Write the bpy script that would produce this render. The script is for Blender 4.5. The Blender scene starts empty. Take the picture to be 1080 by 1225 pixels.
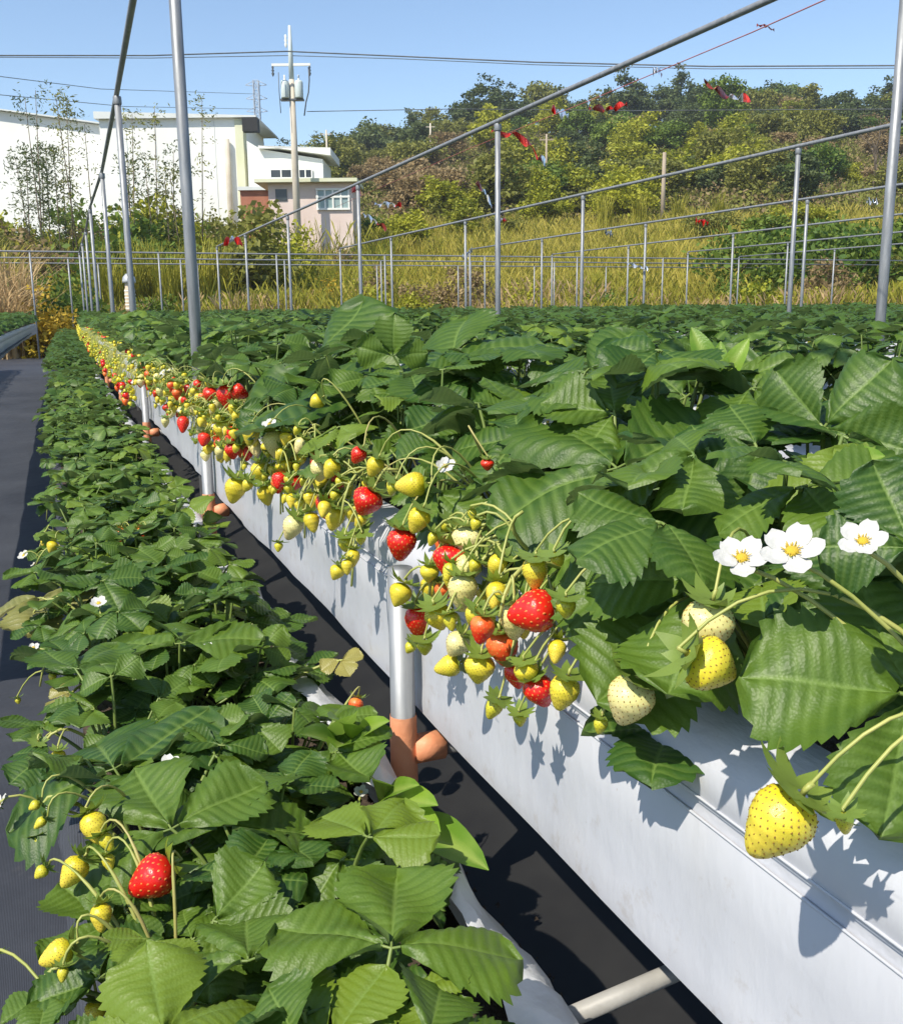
import bpy, math, random
import numpy as np
from mathutils import Vector, Matrix

# ------------------------------------------------------------------ camera, sky, sun, exposure
S = bpy.context.scene
COL = S.collection
CAM = Vector((0, 0, 1.15)); YAW, PITCH, ROLL, FPX = 21.9, 11.8, 0.6, 1180.0
def basis():
    a, p, r = math.radians(YAW), math.radians(PITCH), math.radians(ROLL)
    f = Vector((math.sin(a)*math.cos(p), math.cos(a)*math.cos(p), -math.sin(p)))
    R = f.cross(Vector((0, 0, 1))).normalized(); U = R.cross(f)
    R2 = R*math.cos(r)-U*math.sin(r)
    return R2, R2.cross(f), f
RR, UU, FF = basis()
camd = bpy.data.cameras.new('camera'); cam = bpy.data.objects.new('camera', camd); COL.objects.link(cam)
camd.sensor_fit = 'HORIZONTAL'; camd.sensor_width = 36; camd.lens = 36*FPX/1080
camd.clip_start = 0.02; camd.clip_end = 3000
cam.matrix_world = Matrix(((RR.x, UU.x, -FF.x, CAM.x), (RR.y, UU.y, -FF.y, CAM.y), (RR.z, UU.z, -FF.z, CAM.z), (0, 0, 0, 1)))
S.camera = cam
SUN = Vector((-0.56, -0.28, 0.78)).normalized()
W = bpy.data.worlds.new('World'); S.world = W; W.use_nodes = True
wn = W.node_tree.nodes; sky = wn.new('ShaderNodeTexSky'); sky.sky_type = 'NISHITA'; sky.sun_disc = False
sky.sun_elevation = math.asin(SUN.z); sky.sun_rotation = math.atan2(SUN.x, SUN.y); sky.air_density = 1.0; sky.dust_density = 0.25; sky.ozone_density = 2.4
W.node_tree.links.new(sky.outputs[0], wn['Background'].inputs[0]); wn['Background'].inputs[1].default_value = 0.125
sl = bpy.data.lights.new('sun', 'SUN'); so = bpy.data.objects.new('sun', sl); COL.objects.link(so)
sl.energy = 4.2; sl.angle = math.radians(0.55); sl.color = (1.0, 0.93, 0.80)
so.rotation_euler = SUN.to_track_quat('Z', 'Y').to_euler()
S.view_settings.view_transform = 'Standard'; S.view_settings.look = 'None'
S.view_settings.exposure = 0.58; S.view_settings.gamma = 1.0; S.view_settings.use_curve_mapping = False

# ------------------------------------------------------------------ helpers
def ray(x, y): return FF+RR*((x-540)/FPX)+UU*((612.5-y)/FPX)
def atX(x, y, X): d = ray(x, y); return CAM+d*(X/d.x)
def atZ(x, y, Z): d = ray(x, y); return CAM+d*((Z-CAM.z)/d.z)
def atD(x, y, D): return CAM+ray(x, y)*D                 # D = depth along the view axis
def atH(x, y, D): d = ray(x, y); return CAM+d*(D/math.hypot(d.x, d.y))   # D = horizontal distance
AZ = math.radians(YAW); FH = Vector((math.sin(AZ), math.cos(AZ), 0)); RH = Vector((math.cos(AZ), -math.sin(AZ), 0))
MATS = {}
def mat(name, build):
    m = bpy.data.materials.new(name); m.use_nodes = True; nt = m.node_tree
    build(nt, nt.nodes['Principled BSDF'], nt.nodes['Material Output']); MATS[name] = m; return m
def N(nt, t, **k):
    n = nt.nodes.new(t)
    for a, b in k.items():
        if a in n.inputs: n.inputs[a].default_value = b
        else: setattr(n, a, b)
    return n
def L(nt, a, b): nt.links.new(a, b)
def coords(nt, kind='Object'): return N(nt, 'ShaderNodeTexCoord').outputs[kind]
def ramp(nt, fac, stops):
    r = N(nt, 'ShaderNodeValToRGB'); e = r.color_ramp.elements
    while len(e) < len(stops): e.new(0.5)
    for q, (p, c) in zip(e, stops): q.position = p; q.color = (*c, 1)
    L(nt, fac, r.inputs[0]); return r.outputs[0]
def noise(nt, vec, scale, detail=4, rough=0.55):
    n = N(nt, 'ShaderNodeTexNoise', Scale=scale, Detail=detail, Roughness=rough); L(nt, vec, n.inputs['Vector']); return n.outputs['Fac']
def bump(nt, h, p, strength=0.3, dist=0.01):
    b = N(nt, 'ShaderNodeBump', Strength=strength, Distance=dist); L(nt, h, b.inputs['Height']); L(nt, b.outputs[0], p.inputs['Normal'])
def mix(nt, fac, a, b, mode='MIX'):
    m = N(nt, 'ShaderNodeMix', data_type='RGBA', blend_type=mode)
    for v, i in ((fac, 0), (a, 6), (b, 7)):
        if hasattr(v, 'is_linked') or hasattr(v, 'links'): L(nt, v, m.inputs[i])
        elif i == 0: m.inputs[0].default_value = v
        else: m.inputs[i].default_value = (*v, 1)
    return m.outputs[2]
def math_(nt, op, a, b=0.0):
    m = N(nt, 'ShaderNodeMath', operation=op)
    for i, v in enumerate((a, b)):
        if hasattr(v, 'links'): L(nt, v, m.inputs[i])
        else: m.inputs[i].default_value = v
    return m.outputs[0]
def simple(name, c1, c2, scale=8, rough=0.6, metal=0.0, bmp=0.0, bscale=40, spec=0.5, kind='Object', bd=0.01):
    def b(nt, p, o):
        v = coords(nt, kind)
        L(nt, ramp(nt, noise(nt, v, scale), [(0.3, c1), (0.7, c2)]), p.inputs['Base Color'])
        p.inputs['Roughness'].default_value = rough; p.inputs['Metallic'].default_value = metal; p.inputs['Specular IOR Level'].default_value = spec
        if bmp: bump(nt, noise(nt, v, bscale), p, bmp, bd)
    return mat(name, b)
def leafmat(name, lo, hi, vein, back, trans=0.25, rough=0.42, rnd=0.5, spec=0.5, scale=60, fine=0.16, young=False):
    def b(nt, p, o):
        v = coords(nt); oi = N(nt, 'ShaderNodeObjectInfo')
        f = math_(nt, 'ADD', math_(nt, 'MULTIPLY', noise(nt, v, scale, 3), 1-rnd), math_(nt, 'MULTIPLY', oi.outputs['Random'], rnd))
        c = ramp(nt, f, [(0.22, lo), (0.78, hi)])
        if young: c = mix(nt, math_(nt, 'MULTIPLY', math_(nt, 'GREATER_THAN', oi.outputs['Random'], 0.90), 0.6), c, (0.17, 0.24, 0.02))
        at = N(nt, 'ShaderNodeAttribute', attribute_name='vein')
        c = mix(nt, math_(nt, 'MULTIPLY', at.outputs['Fac'], 0.7), c, vein)
        g = N(nt, 'ShaderNodeNewGeometry')
        c = mix(nt, math_(nt, 'MULTIPLY', g.outputs['Backfacing'], 0.8), c, back)
        L(nt, c, p.inputs['Base Color']); p.inputs['Roughness'].default_value = rough; p.inputs['Specular IOR Level'].default_value = spec
        vo = N(nt, 'ShaderNodeTexVoronoi', Scale=scale*9); L(nt, v, vo.inputs['Vector'])
        bump(nt, vo.outputs['Distance'], p, fine, 0.0015)
        t = N(nt, 'ShaderNodeBsdfTranslucent'); L(nt, mix(nt, 0.5, c, tuple(min(1, x*2.2) for x in back)), t.inputs[0])
        ms = N(nt, 'ShaderNodeMixShader'); ms.inputs[0].default_value = trans
        L(nt, p.outputs[0], ms.inputs[1]); L(nt, t.outputs[0], ms.inputs[2]); L(nt, ms.outputs[0], o.inputs[0])
    return mat(name, b)

class MB:
    """collects geometry; build() links it as ONE mesh object"""
    def __init__(s): s.v = []; s.f = []; s.m = []; s.a = []
    def add(s, vs, fs, m=0, a=None):
        o = len(s.v); s.v.extend(vs); s.f.extend(tuple(i+o for i in f) for f in fs); s.m.extend([m]*len(fs)); s.a.extend(a if a is not None else [0.0]*len(vs))
    def box(s, c, d, rot=None, m=0):
        vs = []
        for i in (-.5, .5):
            for j in (-.5, .5):
                for k in (-.5, .5):
                    p = Vector((i*d[0], j*d[1], k*d[2]))
                    vs.append(tuple((rot@p if rot is not None else p)+Vector(c)))
        s.add(vs, [(0, 1, 3, 2), (4, 6, 7, 5), (0, 4, 5, 1), (2, 3, 7, 6), (0, 2, 6, 4), (1, 5, 7, 3)], m)
    def tube(s, pts, r, n=8, cap=True, m=0, a=0.0):
        pts = [Vector(p) for p in pts]; k = len(pts); rs = r if isinstance(r, (list, tuple)) else [r]*k
        up = None; vs = []; fs = []
        for i, p in enumerate(pts):
            t = (pts[min(i+1, k-1)]-pts[max(i-1, 0)]).normalized()
            if up is None: up = Vector((0, 0, 1)) if abs(t.z) < 0.9 else Vector((1, 0, 0))
            x = t.cross(up)
            if x.length < 1e-5: x = t.orthogonal()
            x.normalize(); y = t.cross(x); up = -y if False else x.cross(t)
            for j in range(n):
                g = 2*math.pi*j/n; vs.append(tuple(p+x*(rs[i]*math.cos(g))+y*(rs[i]*math.sin(g))))
        for i in range(k-1):
            for j in range(n): fs.append((i*n+j, i*n+(j+1) % n, (i+1)*n+(j+1) % n, (i+1)*n+j))
        if cap: fs.append(tuple(range(n-1, -1, -1))); fs.append(tuple((k-1)*n+j for j in range(n)))
        s.add(vs, fs, m, [a]*len(vs))
    def lathe(s, prof, n=16, org=(0, 0, 0), m=0):
        vs = []; fs = []; k = len(prof)
        for r, z in prof:
            for j in range(n): g = 2*math.pi*j/n; vs.append((org[0]+r*math.cos(g), org[1]+r*math.sin(g), org[2]+z))
        for i in range(k-1):
            for j in range(n): fs.append((i*n+j, i*n+(j+1) % n, (i+1)*n+(j+1) % n, (i+1)*n+j))
        s.add(vs, fs, m)
    def mesh(s, name, mats, smooth=True):
        me = bpy.data.meshes.new(name); me.from_pydata(s.v, [], s.f)
        for m in (mats if isinstance(mats, (list, tuple)) else [mats]): me.materials.append(MATS[m])
        me.polygons.foreach_set('material_index', s.m)
        if smooth: me.polygons.foreach_set('use_smooth', [True]*len(s.f))
        if any(s.a): at = me.attributes.new('vein', 'FLOAT', 'POINT'); at.data.foreach_set('value', s.a)
        me.update(); return me
    def build(s, name, mats, parent=None, smooth=True, loc=None): return obj(name, s.mesh(name, mats, smooth), parent, loc)
def obj(name, me, parent=None, loc=None, rot=None, sc=None):
    o = bpy.data.objects.new(name, me); COL.objects.link(o)
    if parent is not None: o.parent = parent
    if loc is not None: o.location = loc
    if rot is not None: o.rotation_euler = rot
    if sc is not None: o.scale = (sc, sc, sc) if isinstance(sc, (int, float)) else sc
    return o
def tag(o, label=None, cat=None, group=None, kind=None):
    if label: o['label'] = label
    if cat: o['category'] = cat
    if group: o['group'] = group
    if kind: o['kind'] = kind
    return o
def thing(name, label, cat, loc=(0, 0, 0), group=None, rot=None, sc=None): return tag(obj(name, None, None, loc, rot, sc), label, cat, group)
def mesh_np(name, V, F, mats, attr=None, midx=None, smooth=False):
    me = bpy.data.meshes.new(name); n = F.shape[1]
    me.vertices.add(len(V)); me.vertices.foreach_set('co', V.astype(np.float32).ravel())
    me.loops.add(F.size); me.loops.foreach_set('vertex_index', F.astype(np.int32).ravel())
    me.polygons.add(len(F)); me.polygons.foreach_set('loop_start', np.arange(0, F.size, n, dtype=np.int32))
    for m in (mats if isinstance(mats, (list, tuple)) else [mats]): me.materials.append(MATS[m])
    if midx is not None: me.polygons.foreach_set('material_index', midx.astype(np.int32))
    if smooth: me.polygons.foreach_set('use_smooth', np.ones(len(F), bool))
    if attr is not None: at = me.attributes.new('vein', 'FLOAT', 'POINT'); at.data.foreach_set('value', attr.astype(np.float32))
    me.update(calc_edges=True); me.validate(); return me
ORD = ['nearest', 'second', 'third', 'fourth', 'fifth', 'sixth', 'seventh', 'eighth', 'ninth', 'tenth', 'eleventh', 'twelfth', 'thirteenth', 'fourteenth']

# ------------------------------------------------------------------ materials
leafmat('leaf', (0.024, 0.072, 0.008), (0.100, 0.170, 0.014), (0.19, 0.29, 0.06), (0.12, 0.18, 0.055), trans=0.22, rough=0.48, spec=0.42, young=True)
leafmat('leaf_old', (0.16, 0.17, 0.04), (0.30, 0.27, 0.07), (0.35, 0.33, 0.12), (0.25, 0.24, 0.09), trans=0.2)
leafmat('leaf_weed', (0.12, 0.24, 0.02), (0.22, 0.36, 0.03), (0.35, 0.45, 0.10), (0.22, 0.34, 0.05), trans=0.35)
leafmat('calyx', (0.09, 0.17, 0.02), (0.26, 0.32, 0.03), (0.25, 0.3, 0.06), (0.18, 0.26, 0.05), trans=0.25)
simple('petiole', (0.10, 0.17, 0.03), (0.20, 0.25, 0.06), 30, 0.5)
simple('stem', (0.26, 0.30, 0.06), (0.42, 0.42, 0.12), 30, 0.5)
simple('stem_red', (0.40, 0.33, 0.12), (0.32, 0.36, 0.08), 30, 0.5)
def berry_mat(name, c1, c2, tip, blush=0.5, spec=0.5, rough=0.32):
    def b(nt, p, o):
        v = coords(nt); oi = N(nt, 'ShaderNodeObjectInfo')
        f = math_(nt, 'ADD', math_(nt, 'MULTIPLY', noise(nt, v, 1.6, 2), 0.7), math_(nt, 'MULTIPLY', oi.outputs['Random'], 0.3))
        c = ramp(nt, f, [(0.3, c1), (0.7, c2)])
        s = N(nt, 'ShaderNodeSeparateXYZ'); L(nt, v, s.inputs[0])
        zz = math_(nt, 'MULTIPLY', math_(nt, 'ADD', math_(nt, 'MULTIPLY', s.outputs[2], -1), math_(nt, 'SUBTRACT', noise(nt, v, 2.5, 2), 0.55)), blush)
        c = mix(nt, math_(nt, 'MINIMUM', math_(nt, 'MAXIMUM', zz, 0), 1), c, tip)
        L(nt, c, p.inputs['Base Color']); p.inputs['Roughness'].default_value = rough; p.inputs['Specular IOR Level'].default_value = spec
        p.inputs['Subsurface Weight'].default_value = 0.12; p.inputs['Subsurface Radius'].default_value = (0.4, 0.25, 0.1); p.inputs['Subsurface Scale'].default_value = 0.006
        bump(nt, noise(nt, v, 45, 3), p, 0.12, 0.01)
    return mat(name, b)
berry_mat('berry_red', (0.62, 0.010, 0.008), (0.75, 0.022, 0.010), (0.60, 0.006, 0.006), 0.5, 0.6, 0.25)
berry_mat('berry_orange', (0.80, 0.28, 0.06), (0.80, 0.12, 0.02), (0.70, 0.02, 0.01), 1.2)
berry_mat('berry_yellow', (0.61, 0.50, 0.012), (0.71, 0.61, 0.04), (0.74, 0.56, 0.09), 0.6)
berry_mat('berry_cream', (0.68, 0.64, 0.20), (0.74, 0.70, 0.32), (0.80, 0.62, 0.28), 0.7)
berry_mat('berry_green', (0.46, 0.47, 0.025), (0.60, 0.56, 0.04), (0.68, 0.56, 0.06), 0.6)
simple('seed_brown', (0.30, 0.17, 0.02), (0.22, 0.11, 0.02), 20, 0.5)
simple('seed_red', (0.70, 0.30, 0.06), (0.60, 0.12, 0.03), 20, 0.4)
simple('petal', (0.46, 0.46, 0.43), (0.53, 0.53, 0.50), 3, 0.6, bmp=0.12, bscale=4, bd=0.05)
simple('pollen', (0.72, 0.48, 0.03), (0.80, 0.60, 0.06), 60, 0.7, bmp=0.6, bscale=300, bd=0.002)
def sheet_b(nt, p, o):
    v = coords(nt)
    mp = N(nt, 'ShaderNodeMapping'); mp.inputs['Scale'].default_value = (6, 2.2, 1.0); L(nt, v, mp.inputs['Vector'])
    c = ramp(nt, noise(nt, mp.outputs[0], 2.0, 5), [(0.25, (0.43, 0.44, 0.475)), (0.75, (0.52, 0.53, 0.57))])
    sp = ramp(nt, noise(nt, v, 95, 2, 0.4), [(0.755, (0, 0, 0)), (0.79, (1, 1, 1))])
    c = mix(nt, math_(nt, 'MULTIPLY', sp, 0.55), c, (0.34, 0.29, 0.25))
    st = ramp(nt, noise(nt, mp.outputs[0], 7.0, 4), [(0.5, (0, 0, 0)), (0.9, (1, 1, 1))])
    c = mix(nt, math_(nt, 'MULTIPLY', st, 0.35), c, (0.52, 0.50, 0.48))
    L(nt, c, p.inputs['Base Color']); p.inputs['Roughness'].default_value = 0.38; p.inputs['Specular IOR Level'].default_value = 0.45
    sx = N(nt, 'ShaderNodeSeparateXYZ'); L(nt, v, sx.inputs[0]); hem = math_(nt, 'MULTIPLY', math_(nt, 'SUBTRACT', 0.79, sx.outputs[2]), 6.0)
    spl = ramp(nt, math_(nt, 'ADD', noise(nt, v, 38, 5, 0.7), math_(nt, 'MULTIPLY', hem, 0.16)), [(0.60, (0, 0, 0)), (0.72, (1, 1, 1))])
    c = mix(nt, math_(nt, 'MULTIPLY', spl, 0.30), c, (0.30, 0.25, 0.20)); L(nt, c, p.inputs['Base Color'])
    vo = N(nt, 'ShaderNodeTexVoronoi', feature='DISTANCE_TO_EDGE', Scale=5.0); mq = N(nt, 'ShaderNodeMapping'); mq.inputs['Scale'].default_value = (1, 1.0, 1.6); mq.inputs['Rotation'].default_value = (0.5, 0, 0); L(nt, v, mq.inputs['Vector'])
    wp = N(nt, 'ShaderNodeVectorMath', operation='ADD'); nz = N(nt, 'ShaderNodeTexNoise', Scale=6.0); L(nt, v, nz.inputs['Vector']); L(nt, mq.outputs[0], wp.inputs[0]); L(nt, nz.outputs['Color'], wp.inputs[1]); L(nt, wp.outputs[0], vo.inputs['Vector'])
    cr = ramp(nt, vo.outputs['Distance'], [(0.0, (0, 0, 0)), (0.07, (1, 1, 1))])
    hsum = math_(nt, 'ADD', noise(nt, mp.outputs[0], 5, 5), math_(nt, 'MULTIPLY', cr, 0.008)); bump(nt, hsum, p, 0.42, 0.010)
mat('white_sheet', sheet_b)
simple('white_bag', (0.52, 0.53, 0.55), (0.64, 0.65, 0.67), 12, 0.35, bmp=0.35, bscale=28, bd=0.01)
simple('inner_black', (0.012, 0.012, 0.013), (0.02, 0.02, 0.02), 12, 0.6)
simple('soil', (0.035, 0.024, 0.016), (0.085, 0.060, 0.040), 60, 0.95, bmp=0.8, bscale=120)
def galv_b(nt, p, o):
    v = coords(nt)
    mp = N(nt, 'ShaderNodeMapping'); mp.inputs['Scale'].default_value = (1, 1, 0.12); L(nt, v, mp.inputs['Vector'])
    c = ramp(nt, noise(nt, mp.outputs[0], 60, 5), [(0.3, (0.19, 0.20, 0.21)), (0.7, (0.34, 0.35, 0.36))])
    L(nt, c, p.inputs['Base Color']); p.inputs['Metallic'].default_value = 0.45
    L(nt, ramp(nt, noise(nt, v, 30, 3), [(0.2, (0.42,)*3), (0.8, (0.62,)*3)]), p.inputs['Roughness'])
mat('galvanised', galv_b)
simple('old_pipe', (0.24, 0.25, 0.26), (0.38, 0.38, 0.38), 25, 0.55, 0.5)
simple('white_pipe', (0.26, 0.25, 0.23), (0.40, 0.39, 0.36), 20, 0.5, bmp=0.1)
simple('orange_paint', (0.72, 0.27, 0.13), (0.80, 0.36, 0.20), 22, 0.55, bmp=0.15, bscale=80)
def mat_b(nt, p, o):
    v = coords(nt, 'Object')
    w = N(nt, 'ShaderNodeTexWave', Scale=110, Distortion=0.4); L(nt, v, w.inputs['Vector'])
    n1 = ramp(nt, noise(nt, v, 1.3, 6, 0.65), [(0.3, (0.024, 0.027, 0.036)), (0.72, (0.050, 0.054, 0.066))])
    d = ramp(nt, noise(nt, v, 9, 5, 0.7), [(0.62, (0, 0, 0)), (0.8, (1, 1, 1))])
    c = mix(nt, math_(nt, 'MULTIPLY', d, 0.5), n1, (0.10, 0.095, 0.09))
    w2 = N(nt, 'ShaderNodeTexWave', Scale=1.1, Distortion=1.5); L(nt, v, w2.inputs['Vector'])
    L(nt, c, p.inputs['Base Color']); p.inputs['Roughness'].default_value = 0.62
    b1 = N(nt, 'ShaderNodeBump', Strength=0.25, Distance=0.003); L(nt, w.outputs['Fac'], b1.inputs['Height'])
    b2 = N(nt, 'ShaderNodeBump', Strength=0.5, Distance=0.02); L(nt, noise(nt, v, 4, 4), b2.inputs['Height']); L(nt, b1.outputs[0], b2.inputs['Normal'])
    L(nt, b2.outputs[0], p.inputs['Normal'])
mat('weed_mat', mat_b)
def ground_b(nt, p, o):
    v = coords(nt, 'Object')
    c = ramp(nt, noise(nt, v, 0.09, 8, 0.7), [(0.25, (0.055, 0.062, 0.016)), (0.5, (0.11, 0.10, 0.030)), (0.62, (0.15, 0.115, 0.045)), (0.8, (0.06, 0.075, 0.02))])
    c = mix(nt, 0.6, c, ramp(nt, noise(nt, v, 1.3, 8, 0.75), [(0.3, (0.03, 0.035, 0.01)), (0.75, (0.17, 0.15, 0.05))]))
    L(nt, c, p.inputs['Base Color']); p.inputs['Roughness'].default_value = 1.0; p.inputs['Specular IOR Level'].default_value = 0.1
    bump(nt, noise(nt, v, 2.5, 8, 0.75), p, 1.0, 0.6)
mat('hill_ground', ground_b)
TREEC = {'dark': ((0.040, 0.066, 0.024), (0.115, 0.145, 0.045)), 'olive': ((0.090, 0.105, 0.022), (0.23, 0.23, 0.045)),
         'bright': ((0.12, 0.155, 0.012), (0.36, 0.36, 0.03)), 'brown': ((0.16, 0.115, 0.055), (0.32, 0.235, 0.11)), 'green': ((0.045, 0.100, 0.014), (0.15, 0.21, 0.028)),
         'gold': ((0.24, 0.16, 0.015), (0.46, 0.32, 0.03)), 'lime': ((0.12, 0.155, 0.012), (0.34, 0.34, 0.035))}
for k, (a, b) in TREEC.items(): leafmat('foliage_'+k, a, b, b, b, trans=0.2, rough=0.6, rnd=0.45, spec=0.25, scale=0.5, fine=0.0)
for k, a, b in (('gold', (0.27, 0.225, 0.035), (0.50, 0.42, 0.085)), ('olive', (0.14, 0.16, 0.018), (0.36, 0.33, 0.045)), ('dry', (0.30, 0.19, 0.085), (0.52, 0.37, 0.19)), ('green', (0.08, 0.12, 0.012), (0.24, 0.26, 0.03))):
    leafmat('grass_'+k, a, b, b, b, trans=0.25, rough=0.6, rnd=0.1, spec=0.2, scale=0.35, fine=0.0)
simple('bark', (0.10, 0.075, 0.05), (0.22, 0.17, 0.12), 3, 0.9, bmp=0.5, bscale=10)
simple('wall_white', (0.78, 0.78, 0.73), (0.84, 0.84, 0.80), 0.4, 0.6)
simple('wall_cream', (0.62, 0.63, 0.42), (0.70, 0.70, 0.52), 0.6, 0.6)
simple('roof_metal', (0.60, 0.62, 0.60), (0.70, 0.72, 0.70), 0.8, 0.5)
simple('wall_pink', (0.66, 0.52, 0.46), (0.74, 0.62, 0.56), 0.8, 0.8)
simple('brick_red', (0.34, 0.13, 0.08), (0.42, 0.18, 0.11), 1.5, 0.9)
simple('dark_glass', (0.03, 0.035, 0.04), (0.06, 0.07, 0.075), 0.8, 0.15)
simple('pale_glass', (0.20, 0.30, 0.30), (0.34, 0.42, 0.41), 0.8, 0.15)
simple('concrete', (0.50, 0.44, 0.35), (0.62, 0.56, 0.46), 1.2, 0.9)
simple('wood_pole', (0.30, 0.24, 0.17), (0.40, 0.33, 0.25), 1.2, 0.9)
simple('transformer_paint', (0.52, 0.60, 0.58), (0.62, 0.68, 0.66), 2, 0.4)
simple('cable', (0.06, 0.07, 0.08), (0.12, 0.13, 0.14), 2, 0.6)
simple('pylon_hazed_steel', (0.42, 0.47, 0.54), (0.50, 0.55, 0.62), 0.2, 0.5, 0.1)  # distance haze is put into this pale bluish steel colour
simple('ribbon_red', (0.62, 0.03, 0.02), (0.72, 0.06, 0.04), 12, 0.22, 0.5)
simple('ribbon_silver', (0.75, 0.76, 0.78), (0.85, 0.86, 0.88), 12, 0.15, 0.8)
simple('ribbon_brown', (0.22, 0.03, 0.02), (0.34, 0.05, 0.03), 12, 0.3, 0.3)
simple('twine_red', (0.36, 0.09, 0.08), (0.46, 0.15, 0.12), 12, 0.7)
simple('trap_cap', (0.42, 0.43, 0.44), (0.52, 0.53, 0.54), 12, 0.4, 0.3)
simple('trap_body', (0.52, 0.40, 0.26), (0.62, 0.50, 0.36), 12, 0.5)
simple('seed_pale', (0.75, 0.73, 0.66), (0.85, 0.83, 0.78), 12, 0.7)

# ------------------------------------------------------------------ setting: ground, hill, path
rng = random.Random(7); nr = np.random.default_rng(11)
PD = np.array([0, 33, 37, 52, 75, 105, 150, 205, 260, 420, 900.]); PH = np.array([0, 0, 0.4, 2.6, 6.6, 12.0, 25.0, 37.5, 33, 10, 0.])
PXS = np.array([-700, -100, 250, 380, 430, 520, 600, 850, 1080, 1900.]); PXF = np.array([.30, .32, .44, .66, .74, .84, .89, .93, .92, .78])
def terrain(x, y):
    d = x*FH.x+y*FH.y; s = x*RH.x+y*RH.y
    h = np.interp(d, PD, PH); px = 540+FPX*s/np.maximum(d, 1)
    w = np.clip((d-60)/60, 0, 1); fac = 1+(np.interp(px, PXS, PXF)-1)*w
    n = np.sin(x*.11+1)*np.cos(y*.083)+.5*np.sin(x*.23+y*.19)
    return h*fac+n*np.clip((d-36)/90, 0, 1)*1.0
def T(x, y): return float(terrain(np.array([x]), np.array([y]))[0])
dd = np.concatenate([np.linspace(-40, 30, 8), np.linspace(33, 120, 60), np.linspace(124, 300, 50), np.linspace(320, 1500, 14)]); ss = np.concatenate([np.linspace(-900, -170, 8), np.linspace(-160, 190, 130), np.linspace(200, 1000, 8)])
DG, SG = np.meshgrid(dd, ss, indexing='ij'); GX = DG*FH.x+SG*RH.x; GY = DG*FH.y+SG*RH.y
GZ = terrain(GX, GY)-0.02; V = np.stack([GX, GY, GZ], -1).reshape(-1, 3); ns = len(ss)
ii, jj = np.meshgrid(np.arange(len(dd)-1), np.arange(ns-1), indexing='ij'); q = (ii*ns+jj).ravel()
tag(obj('ground', mesh_np('ground', V, np.stack([q, q+1, q+ns+1, q+ns], 1)[:, ::-1], 'hill_ground', smooth=True)), kind='structure')
XSH = 0.34; BW = 0.28                              # sheet face and trough width of the near bed
BEND = lambda y: 0.0007*max(0, y)**2
b = MB(); ys = [-3+i*0.5 for i in range(72)]
b.add([p for y in ys for p in ((-9+BEND(y), y, 0.004), (34+BEND(y), y, 0.004))], [(2*i, 2*i+1, 2*i+3, 2*i+2) for i in range(len(ys)-1)])
tag(b.build('path', 'weed_mat'), kind='structure')

# ------------------------------------------------------------------ raised troughs and low beds
def sheet_profile(front, seed, y):
    r = math.sin(y*3.1+seed)*.004+math.sin(y*7.7+seed*2)*.002
    return r
def trough(x0, y0, y1, label, seed, group, step=0.05, name='raised_trough', z0=0.715, zt=0.90, w=BW, cat='trough'):
    t = thing(name, label, cat, (x0, y0, 0), group)
    rr = random.Random(seed); n = int((y1-y0)/step)+1
    for side in (0, 1):
        b = MB(); prof = [(-.075, zt-.015), (-.045, zt+.004), (-.018, zt-.004), (-.004, zt-.022), (-.0045, zt-.045), (-.009, zt-.052), (-.004, zt-.060), (-.004, zt-.10), (-.005, zt-.13), (-.005, z0+.03), (-.004, z0+.012), (-.005, z0)]
        k = len(prof)
        for i in range(n):
            y = i*step; bx = BEND(y0+y)
            for j, (px, pz) in enumerate(prof):
                g = min(1, max(0, (zt-.04-pz)/.10))
                yy = y0+y
                far = min(1, max(0, (yy-1.0)/1.2))
                wv = g*(.0016*math.sin(yy*2.3+seed)+(.0006+.0020*far)*math.sin(yy*19+2*math.sin(yy*1.7)+seed+pz*2)+.0012*far*math.sin(yy*43+pz*5))
                if j >= 4 and j <= 6: wv *= .3
                hz = pz+(.005*math.sin(yy*1.9+seed)+.003*math.sin(yy*5.3) if j >= k-2 else 0)
                xx = (-px+.0-wv) if side == 0 else (w+px+wv)
                xx = (-px-.0) * -1 if False else xx
                X = (px*-1 - wv) if side == 0 else (w+px+wv)
                b.v.append((X+bx, y, hz)); b.a.append(0.0)
        for i in range(n-1):
            for j in range(k-1):
                f = (i*k+j, i*k+j+1, (i+1)*k+j+1, (i+1)*k+j)
                b.f.append(f if side == 0 else f[::-1]); b.m.append(0)
        b.build('side_sheet', 'white_sheet', t)
    b = MB()
    for i in range(n):
        y = i*step; bx = BEND(y0+y)
        for u in (0.06, .35, .65, .94): b.v.append((bx+w*u, y, zt-.02+rr.uniform(-.008, .008))); b.a.append(0)
    for i in range(n-1):
        for j in range(3): b.f.append((i*4+j, i*4+j+1, i*4+j+5, i*4+j+4)); b.m.append(0)
    b.build('soil', 'soil', t)
    b = MB(); b.add([(BEND(y0)+.02, .01, z0+.05), (BEND(y0)+w-.02, .01, z0+.05), (BEND(y1)+w-.02, (n-1)*step, z0+.05), (BEND(y1)+.02, (n-1)*step, z0+.05)], [(0, 1, 2, 3)])
    for yy in (0.01, (n-1)*step): bx = BEND(y0+yy); b.add([(bx+.02, yy, z0), (bx+w-.02, yy, z0), (bx+w-.02, yy, zt), (bx+.02, yy, zt)], [(0, 1, 2, 3)])
    b.build('liner', 'inner_black', t)
    return t
def seam(t, y0, y1, zt=.90):
    b = MB()
    for dz in (-.046, -.059): b.tube([(BEND(y0+i*.25)+.0040, i*.25, zt+dz+.0015*math.sin(i*.8)) for i in range(int((y1-y0)/.25))], .0010, 6)
    b.build('seam', 'white_sheet', t)
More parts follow.
